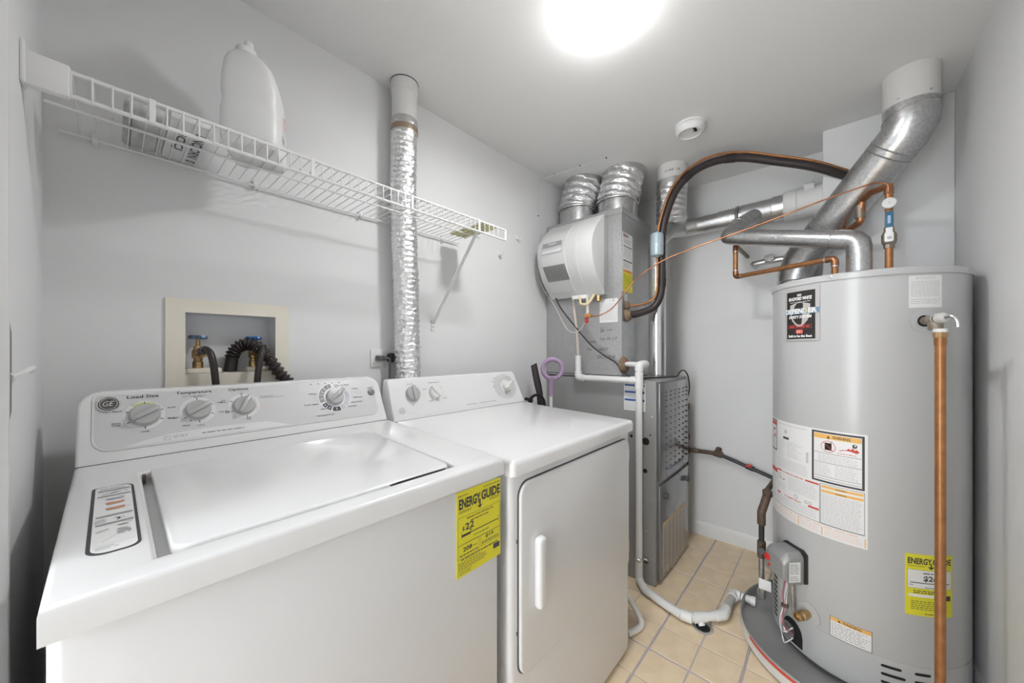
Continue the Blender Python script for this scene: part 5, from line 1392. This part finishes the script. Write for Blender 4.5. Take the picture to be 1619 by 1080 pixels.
MB().lathe([(0.019, 0), (0.021, 0.003), (0.019, 0.008), (0.004, 0.010)], lp(0.0, 0.142, 0.000), td, n=28).build('saddle_valve_cap', mat('cap_white', (0.70, 0.70, 0.69), 0.4), t)
MB().lathe([(0.004, 0), (0.004, 0.002)], lp(0.0, 0.142, 0.010), td, n=6).build('cap_screw', STEEL, t)
MB().tube(fillet([(2.0, -0.155, 1.80), (2.0, -0.155, 1.832), (2.055, -0.110, 1.838), (2.110, -0.085, 1.830), (2.115, -0.080, 1.74), (2.20, -0.03, 1.725)], 0.02, 5), 0.0135, 18).build('return_bend', COPPER, t)
MB().tube([(2.115, -0.080, 1.81), (2.115, -0.080, 1.755)], 0.0165, 18).build('coupling', BRASSD, t)
MB().tube([(2.19, -0.036, 1.727), (XC + 0.002, 0.03, 1.725)], 0.012, 14).build('chase_stub', COPPER, t)

# ================================================================== HOSE BIB on the wall
t = thing('shutoff_valve', 'silver shut-off valve with a round wheel behind the copper pipes', 'valve', (2.5, 0.30, 1.70))
MB().tube([(XF - 0.001, 0.352, 1.694), (2.49, 0.352, 1.694)], 0.013, 16).build('wall_stub', GALV, t)
MB().tube(fillet([(2.495, 0.352, 1.694), (2.478, 0.35, 1.694), (2.478, 0.285, 1.700), (2.478, 0.20, 1.702)], 0.012, 4), 0.016, 16).build('body', GALV, t)
wh = MB(); vs, fs = [], []; n = 36
o = Vector((2.445, 0.272, 1.708)); ax = Vector((-1, 0, 0.25)).normalized(); uu = ax.cross(Vector((0, 0, 1))).normalized(); ww = ax.cross(uu)
for (rr, hh) in ((0.004, 0.0), (0.022, -0.002), (0.026, 0.002), (0.022, 0.007), (0.004, 0.008)):
    for k in range(n):
        a = 2 * PI * k / n; q = rr * (1 + (0.10 * math.cos(7 * a) if rr > 0.01 else 0))
        vs.append(o + ax * hh + (uu * math.cos(a) + ww * math.sin(a)) * q)
for i in range(4):
    for k in range(n): fs.append((i * n + k, i * n + (k + 1) % n, (i + 1) * n + (k + 1) % n, (i + 1) * n + k))
fs += [tuple(range(n - 1, -1, -1)), tuple(range(4 * n, 5 * n))]
wh.add(vs, fs).build('wheel', mat('wheel_silver', (0.6, 0.6, 0.6), 0.4, 0.7, var=0.4, vscale=90), t)
MB().tube([(2.478, 0.272, 1.702), o], 0.006, 10).build('stem', GALV, t)

# ================================================================== REFRIGERANT LINES
rl = [(1.888, PY0 - 0.002, 1.390), (1.925, 0.800, 1.398), (1.975, 0.735, 1.432), (1.998, 0.706, 1.505), (2.002, 0.700, 1.62), (2.002, 0.702, 1.79), (2.010, 0.682, 1.925), (2.035, 0.638, 2.058), (2.075, 0.566, 2.148), (2.120, 0.468, 2.190), (2.170, 0.350, 2.186), (2.220, 0.212, 2.138), (2.270, 0.068, 2.080), (2.330, -0.046, 2.020)]
t = thing('suction_line', 'thick black insulated refrigerant line arching across to the chase', 'pipe', rl[0])
sp = catmull(rl, 8)
MB().tube(sp, 0.0195, 18).build('insulation', RUBBERB, t)
for (i0, i1) in ((60, 64), (75, 79), (27, 31)):
    MB().tube(sp[i0:i1], 0.0212, 18).build('tape_band', RUBBER, t)
MB().lathe([(0.035, 0), (0.033, 0.012), (0.026, 0.022), (0.021, 0.028)], (1.888, PY0, 1.388), (0.1, -1, 0.1), n=14).build('putty_seal', SEAL, t)
ll = []
for i, p in enumerate(rl):
    p = Vector(p); k = i / (len(rl) - 1)
    off = Vector((-0.022, 0.016, 0.0)) if i < 7 else Vector((-0.012, 0.004, 0.026))
    if i == 7: off = Vector((-0.02, 0.012, 0.016))
    if i == 0: off = Vector((0.0, 0.0, 0.052))
    if i == 1: off = Vector((-0.005, 0.0, 0.045))
    if i == 2: off = Vector((-0.012, 0.012, 0.034))
    if i == len(rl) - 1: off = Vector((-0.004, 0.0, 0.026))
    ll.append(p + off)
t = thing('liquid_line', 'slim copper refrigerant line with a pale blue filter drier, beside the black line', 'pipe', ll[0])
MB().tube(catmull(ll, 8), 0.0062, 12).build('pipe', COPPERB, t)
MB().lathe([(0.024, 0), (0.022, 0.010), (0.014, 0.018)], (1.888, PY0, 1.442), (0.1, -1, 0), n=12).build('putty_seal', SEAL, t)
fc = Vector((1.972, 0.716, 0))
MB().lathe([(0.010, 1.700), (0.013, 1.704), (0.028, 1.708), (0.0335, 1.718), (0.0335, 1.762), (0.0345, 1.764), (0.0345, 1.768), (0.0335, 1.770), (0.0335, 1.818), (0.030, 1.826), (0.012, 1.832), (0.009, 1.838)], fc, n=32).build('filter_drier', DRIER, t)

# ================================================================== THIN COPPER FEED TUBE
tp = [(1.958, -0.150, 1.792), (1.958, -0.148, 1.822), (1.960, -0.125, 1.838), (1.950, -0.080, 1.834), (1.950, 0.040, 1.812), (1.945, 0.207, 1.772), (1.940, 0.364, 1.738), (1.930, 0.520, 1.705), (1.915, 0.650, 1.668), (1.870, 0.745, 1.605), (1.815, 0.800, 1.530), (1.775, 0.870, 1.428), (1.755, 0.920, 1.392), (1.748, 0.960, 1.380), (1.746, 0.985, 1.384)]
t = thing('copper_feed_tube', 'thin copper tube stretching from the heater pipe to the humidifier', 'tube', tp[0])
MB().tube(catmull(tp, 8), 0.0034, 10).build('tube', COPPER, t)

# ================================================================== CONDENSATE PVC
XPV = 1.795
t = thing('condensate_pipe', 'white plastic condensate pipe running beside the furnace down to the floor', 'pipe', (XPV, 0.74, 0.03))
PR = 0.0165
MB().tube([(XPV, 1.099, 1.168), (XPV, 1.099, 1.055)], PR, 18).build('upper_stub', PVC, t)
MB().tube(fillet([(XPV, 1.099, 1.078), (XPV, 1.099, 1.040), (XPV, 1.060, 1.040)], 0.02, 6), PR + 0.0042, 18).build('elbow', PVC, t)
MB().tube([(XPV, 1.075, 1.040), (XPV, 0.76, 1.042)], PR, 18).build('cross_pipe', PVC, t)
MB().tube([(XPV, 0.785, 1.042), (XPV, 0.742, 1.042)], PR + 0.0042, 18).tube([(XPV, 0.742, 1.085), (XPV, 0.742, 1.000)], PR + 0.0042, 18).build('tee', PVC, t)
MB().tube([(XPV, 0.742, 1.115), (XPV, 0.742, 0.115)], PR, 18).build('down_pipe', PVC, t)
MB().tube(fillet([(XPV, 0.742, 1.092), (XPV, 0.742, 1.122), (XPV + 0.030, 0.735, 1.124), (XPV + 0.065, 0.735, 1.124)], 0.02, 6), PR + 0.0042, 18).build('top_elbow', PVC, t)
MB().tube([(XPV + 0.002, 0.745, 1.124), (XPV + 0.030, 0.81, 1.124), (1.843, PY0 - 0.004, 1.124)], PR * 0.8, 16).build('plenum_stub', PVC, t)
MB().box(1.822, 1.842, 0.818, 0.838, 1.112, 1.140, 0.006, 2).build('red_plug', REDP, t)
MB().lathe([(0.046, 0), (0.044, 0.012), (0.030, 0.024), (0.020, 0.028)], (1.846, PY0, 1.118), (-0.1, -1, 0), n=12).build('putty_seal', SEAL, t)
MB().tube(fillet([(XPV, 0.742, 0.130), (XPV, 0.742, 0.030), (1.742, 0.690, 0.026), (1.700, 0.560, 0.026), (1.688, 0.505, 0.026)], 0.03, 6), PR + 0.002, 18).build('floor_pipe', PVC, t)
MB().lathe([(0.0200, 0.128), (0.0225, 0.130), (0.0225, 0.141), (0.0200, 0.143)], (XPV, 0.742, 0), n=20).build('hose_clamp', STEEL, t)
MB().box(XPV + 0.012, XPV + 0.024, 0.700, 0.742, 0.130, 0.140, 0.002, 1).build('clamp_screw', STEEL, t)
t = thing('pan_drain_pipe', 'white plastic drain pipe joining the pan to the floor drain', 'pipe', (1.72, 0.43, 0.03))
MB().tube([(1.689, 0.507, 0.027), (1.693, 0.462, 0.029)], PR + 0.006, 18).build('bend_fitting', PVC, t)
MB().tube([(1.691, 0.470, 0.029), (1.735, 0.425, 0.031), (1.778, 0.382, 0.033)], PR + 0.001, 18).build('connecting_pipe', PVC, t)
MB().tube([(1.700, 0.460, 0.030), (1.738, 0.422, 0.031)], PR + 0.0050, 18).tube([(1.718, 0.442, 0.031), (1.708, 0.428, 0.006)], PR * 0.85, 16).build('tee', PVC, t)
MB().tube(fillet([(1.768, 0.392, 0.033), (1.800, 0.366, 0.033), (1.850, 0.364, 0.034)], 0.02, 5), PR + 0.005, 18).build('elbow', PVC, t)
MB().tube([(1.840, 0.364, 0.034), (1.960, 0.360, 0.034)], PR + 0.001, 18).build('grey_pipe', PVCG, t)
MB().tube(fillet([(1.948, 0.360, 0.034), (1.990, 0.360, 0.034), (1.990, PCY + PB + 0.014, 0.034)], 0.014, 5), PR + 0.005, 18).build('end_elbow', PVC, t)
t = thing('floor_drain', 'small round metal floor drain under the white pipe', 'drain', (1.705, 0.425, 0))
MB().lathe([(0.040, 0.0005), (0.040, 0.0028), (0.030, 0.0030), (0.028, 0.0015), (0.002, 0.0015)], (1.706, 0.424, 0), n=36).build('drain_ring', STEEL, t)
MB().lathe([(0.0275, 0.0018), (0.002, 0.0020)], (1.706, 0.424, 0), n=30).build('drain_hole', SLOT, t)
t = thing('drain_hose_loop', 'white flexible hose looping onto the floor beside the dryer', 'hose', (1.46, 0.62, 0))
MB().tube(catmull([(1.56, 0.80, 0.30), (1.535, 0.735, 0.20), (1.530, 0.690, 0.12), (1.545, 0.650, 0.050), (1.530, 0.622, 0.018), (1.490, 0.625, 0.014), (1.440, 0.645, 0.014)], 10), 0.0125, 16).build('tube', PVC, t)

# ================================================================== GAS PIPING
t = thing('gas_pipe', 'black iron gas pipe with red shut-off along the far wall', 'pipe', (2.53, 0.5, 0.5))
MB().tube([(2.530, 0.715, 0.545), (2.530, 0.560, 0.550)], 0.0125, 16).build('brown_nipple', RUST, t)
MB().tube([(2.530, 0.700, 0.545), (2.530, 0.655, 0.547)], 0.0150, 16).build('union', BRASSD, t)
MB().tube([(2.530, 0.565, 0.552), (2.530, 0.520, 0.545)], 0.019, 16).tube([(2.533, 0.545, 0.550), (XF - 0.001, 0.545, 0.575)], 0.017, 16).build('tee', RUST, t)
MB().tube([(2.530, 0.525, 0.545), (2.530, 0.200, 0.447)], 0.0107, 16).build('main_pipe', IRON, t)
MB().tube([(2.530, 0.395, 0.506), (2.530, 0.355, 0.494)], 0.0145, 12).build('shutoff_body', IRON, t)
MB().box(2.500, 2.520, 0.362, 0.392, 0.508, 0.522, 0.003, 1).build('red_handle', REDP, t)
MB().tube([(2.530, 0.205, 0.449), (2.30, 0.232, 0.52)], 0.0107, 12).build('branch_pipe', IRON, t)
t = thing('gas_riser', 'rusty iron gas riser beside the furnace back edge', 'pipe', (2.50, 0.72, 0.36))
MB().tube(fillet([(2.42, 0.725, 0.832), (2.515, 0.722, 0.835), (2.515, 0.722, 0.37)], 0.02, 5), 0.0125, 14).build('pipe', IRON, t)
for (z0, z1, r) in ((0.812, 0.852, 0.018), (0.615, 0.650, 0.019), (0.525, 0.570, 0.020), (0.36, 0.395, 0.016)):
    MB().lathe([(r * 0.85, z0), (r, z0 + 0.004), (r, z1 - 0.004), (r * 0.85, z1)], (2.515, 0.722, 0), n=14).build('fitting', RUST, t)
t = thing('heater_gas_drop', 'rusty gas pipe with drip leg feeding the heater control', 'pipe', (1.955, 0.246, 0.09))
MB().tube([(2.30, 0.232, 0.525), (2.02, 0.229, 0.558), (1.985, 0.228, 0.545)], 0.0112, 14).build('feed_pipe', RUST, t)
MB().lathe([(0.016, -0.016), (0.019, -0.012), (0.019, 0.012), (0.016, 0.016)], (1.990, 0.228, 0.548), (0.2, 0, -1), n=8).build('union_nut', RUST, t)
MB().tube(fillet([(1.982, 0.230, 0.535), (1.966, 0.238, 0.500), (1.956, 0.246, 0.470), (1.956, 0.246, 0.415)], 0.02, 5), 0.0165, 16).build('elbow', RUST, t)
MB().tube([(1.956, 0.246, 0.420), (1.956, 0.246, 0.285)], 0.0107, 16).build('drop_pipe', IRON, t)
MB().lathe([(0.0150, 0.265), (0.0165, 0.270), (0.0165, 0.335), (0.0150, 0.340)], (1.956, 0.246, 0), n=16).build('tee', RUST, t)
MB().tube([(1.956, 0.246, 0.300), (1.85, 0.232, 0.342)], 0.0120, 14).build('valve_nipple', IRON, t)
MB().tube([(1.956, 0.246, 0.270), (1.956, 0.246, 0.115)], 0.0112, 16).build('drip_leg', GALV, t)
MB().lathe([(0.012, 0.082), (0.0165, 0.086), (0.0165, 0.118), (0.014, 0.124)], (1.956, 0.246, 0), n=8).build('drip_cap', GALV, t)
MB().box(1.905, 1.908, 0.205, 0.250, 0.150, 0.195, 0.001, 1).build('paper_tag', PAPER, t)

# ================================================================== CLEANING TOOLS BEHIND THE DRYER
t = thing('ring_handle_tool', 'mauve ring-handled tool on a white pole behind the dryer', 'tool', (1.60, 1.143, 0))
RC = Vector((1.60, 1.140, 1.096)); rd = Vector((0.580, -0.815, 0)).normalized()
ring = [RC + rd * (0.053 * math.cos(2 * PI * k / 40)) + Vector((0, 0, 0.053 * math.sin(2 * PI * k / 40))) for k in range(40)]
b = MB(); vs, fs = [], []
n = 14
for k in range(40):
    a = 2 * PI * k / 40
    er = rd * math.cos(a) + Vector((0, 0, math.sin(a))); en = rd.cross(Vector((0, 0, 1)))
    for j in range(n):
        q = 2 * PI * j / n
        vs.append(RC + er * (0.053 + 0.0125 * math.cos(q)) + en * (0.0125 * math.sin(q)))
for k in range(40):
    for j in range(n): fs.append((k * n + j, k * n + (j + 1) % n, ((k + 1) % 40) * n + (j + 1) % n, ((k + 1) % 40) * n + j))
b.add(vs, fs).build('ring_handle', PURPLE, t)
hb = Vector((1.598, 1.146, 0))
MB().tube([(1.599, 1.144, 1.052), (1.598, 1.147, 1.03), (1.597, 1.149, 0.955)], 0.0125, 16, radii=[0.020, 0.0145, 0.0125]).build('grip', PURPLE, t)
MB().lathe([(0.011, 0.945), (0.012, 0.948), (0.012, 0.957)], (1.597, 1.149, 0), n=16).build('ferrule', KNOB, t)
MB().lathe([(0.009, 0.0), (0.009, 0.95)], (1.597, 1.149, 0), n=14).build('pole', PVC, t)
for (a, r) in ((20, 0.053), (70, 0.053), (150, 0.053), (215, 0.053), (300, 0.053)):
    q = math.radians(a); c = RC + rd * (r * math.cos(q)) + Vector((0, 0, r * math.sin(q))) - en * 0.0 + Vector((-0.815, -0.58, 0)) * 0.0118
    MB().lathe([(0.0022, 0), (0.0022, 0.0012)], c, (-0.815, -0.58, 0), n=8).build('screw_hole', SLOT, t)
t = thing('crevice_nozzle', 'dark brown vacuum crevice nozzle standing beside the mauve tool', 'nozzle', (1.59, 1.21, 0))
nz = [(1.590, 1.262, 1.118), (1.592, 1.252, 1.07), (1.594, 1.235, 1.00), (1.594, 1.222, 0.95), (1.594, 1.216, 0.86), (1.594, 1.214, 0.0)]
b = MB(); vs, fs = [], []
for i, p in enumerate(nz):
    wdt = (0.016, 0.019, 0.020, 0.018, 0.017, 0.017)[i]; tk = (0.009, 0.011, 0.013, 0.014, 0.015, 0.015)[i]
    for j in range(12):
        q = 2 * PI * j / 12
        zz = p[2] + (0.008 * math.cos(q) if i == 0 else 0)
        c = Vector((p[0], p[1], zz)) + rd * (wdt * math.cos(q)) + Vector((-0.815, -0.58, 0)) * (tk * math.sin(q))
        vs.append(c)
for i in range(len(nz) - 1):
    for j in range(12): fs.append((i * 12 + j, i * 12 + (j + 1) % 12, (i + 1) * 12 + (j + 1) % 12, (i + 1) * 12 + j))
fs += [tuple(range(11, -1, -1)), tuple(range((len(nz) - 1) * 12, len(nz) * 12))]
b.add(vs, fs).build('nozzle_body', mat('dark_brown_plastic', (0.035, 0.026, 0.028), 0.4), t)
t = thing('coiled_cord', 'coiled black cord hanging behind the dryer top', 'cord', (1.545, 1.19, 0.9))
pts = []
for k in range(120):
    a = 2 * PI * k / 26
    r = 0.045 + 0.012 * (k / 120)
    pts.append(Vector((1.548, 1.205, 0.905)) + rd * (r * 0.8 * math.cos(a)) + Vector((0, 0, r * math.sin(a))) + Vector((-0.815, -0.58, 0)) * (0.0003 * k - 0.01))
MB().tube(pts, 0.0045, 8).build('cord', RUBBER, t)
MB().tube(catmull([(1.530, 1.275, 0.93), (1.535, 1.25, 0.925), (1.545, 1.235, 0.915)], 5), 0.009, 10).build('cord_plug', RUBBER, t)

# ================================================================== CABLES
t = thing('thermostat_cable', 'thin white cable stapled from ceiling down the wall to the humidifier', 'cable', (1.75, YW - 0.003, 2.2))
MB().tube(catmull([(1.839, 0.944, ZC - 0.005), (1.815, 1.10, ZC - 0.006), (1.803, 1.24, ZC - 0.006), (1.785, 1.320, ZC - 0.010), (1.760, 1.344, ZC - 0.030), (1.750, YW - 0.006, ZC - 0.075), (1.748, YW - 0.005, 2.10), (1.748, YW - 0.004, 1.85), (1.752, YW - 0.004, 1.66), (1.770, 1.335, 1.58), (1.790, 1.285, 1.50), (1.800, 1.25, 1.44), (1.800, 1.19, 1.335), (1.795, 1.135, 1.300), (1.780, 1.075, 1.315), (1.750, 1.030, 1.350)], 8), 0.0025, 8).build('cable', CABLEW, t)
for (p, ax) in (((1.815, 1.10, ZC), (0, 0, -1)), ((1.801, 1.27, ZC), (0, 0, -1)), ((1.748, YW, 2.02), (0, -1, 0)), ((1.839, 0.946, ZC), (0, 0, -1))):
    MB().lathe([(0.004, 0), (0.004, 0.007), (0.002, 0.008)], p, ax, n=8).build('staple', DARKG, t)
t = thing('black_cable', 'black cable drooping from the humidifier across the plenum to the furnace', 'cable', (1.75, 1.2, 1.5))
MB().tube(catmull([(1.760, 1.230, 1.505), (1.765, 1.195, 1.440), (1.785, 1.110, 1.330), (1.805, 1.020, 1.225), (1.815, 0.940, 1.165), (1.818, 0.880, 1.130), (1.820, 0.835, 1.078), (1.850, 0.775, 1.052), (1.98, 0.700, 1.050), (2.12, 0.690, 1.048), (2.19, 0.682, 1.046), (2.25, 0.680, 1.072), (2.31, 0.676, 1.074), (2.352, 0.668, 1.040), (2.368, 0.664, 0.97), (2.355, 0.668, 0.915)], 8), 0.0042, 10).build('cable', RUBBER, t)
t = thing('humidifier_drain_tube', 'tan drain tube hanging from the humidifier into the white pipe', 'tube', (1.795, 1.1, 1.2))
MB().tube(catmull([(1.780, 1.120, 1.502), (1.782, 1.118, 1.44), (1.792, 1.106, 1.30), (1.795, 1.100, 1.172)], 8), 0.0085, 12, radii=None).build('tube', TAN, t)
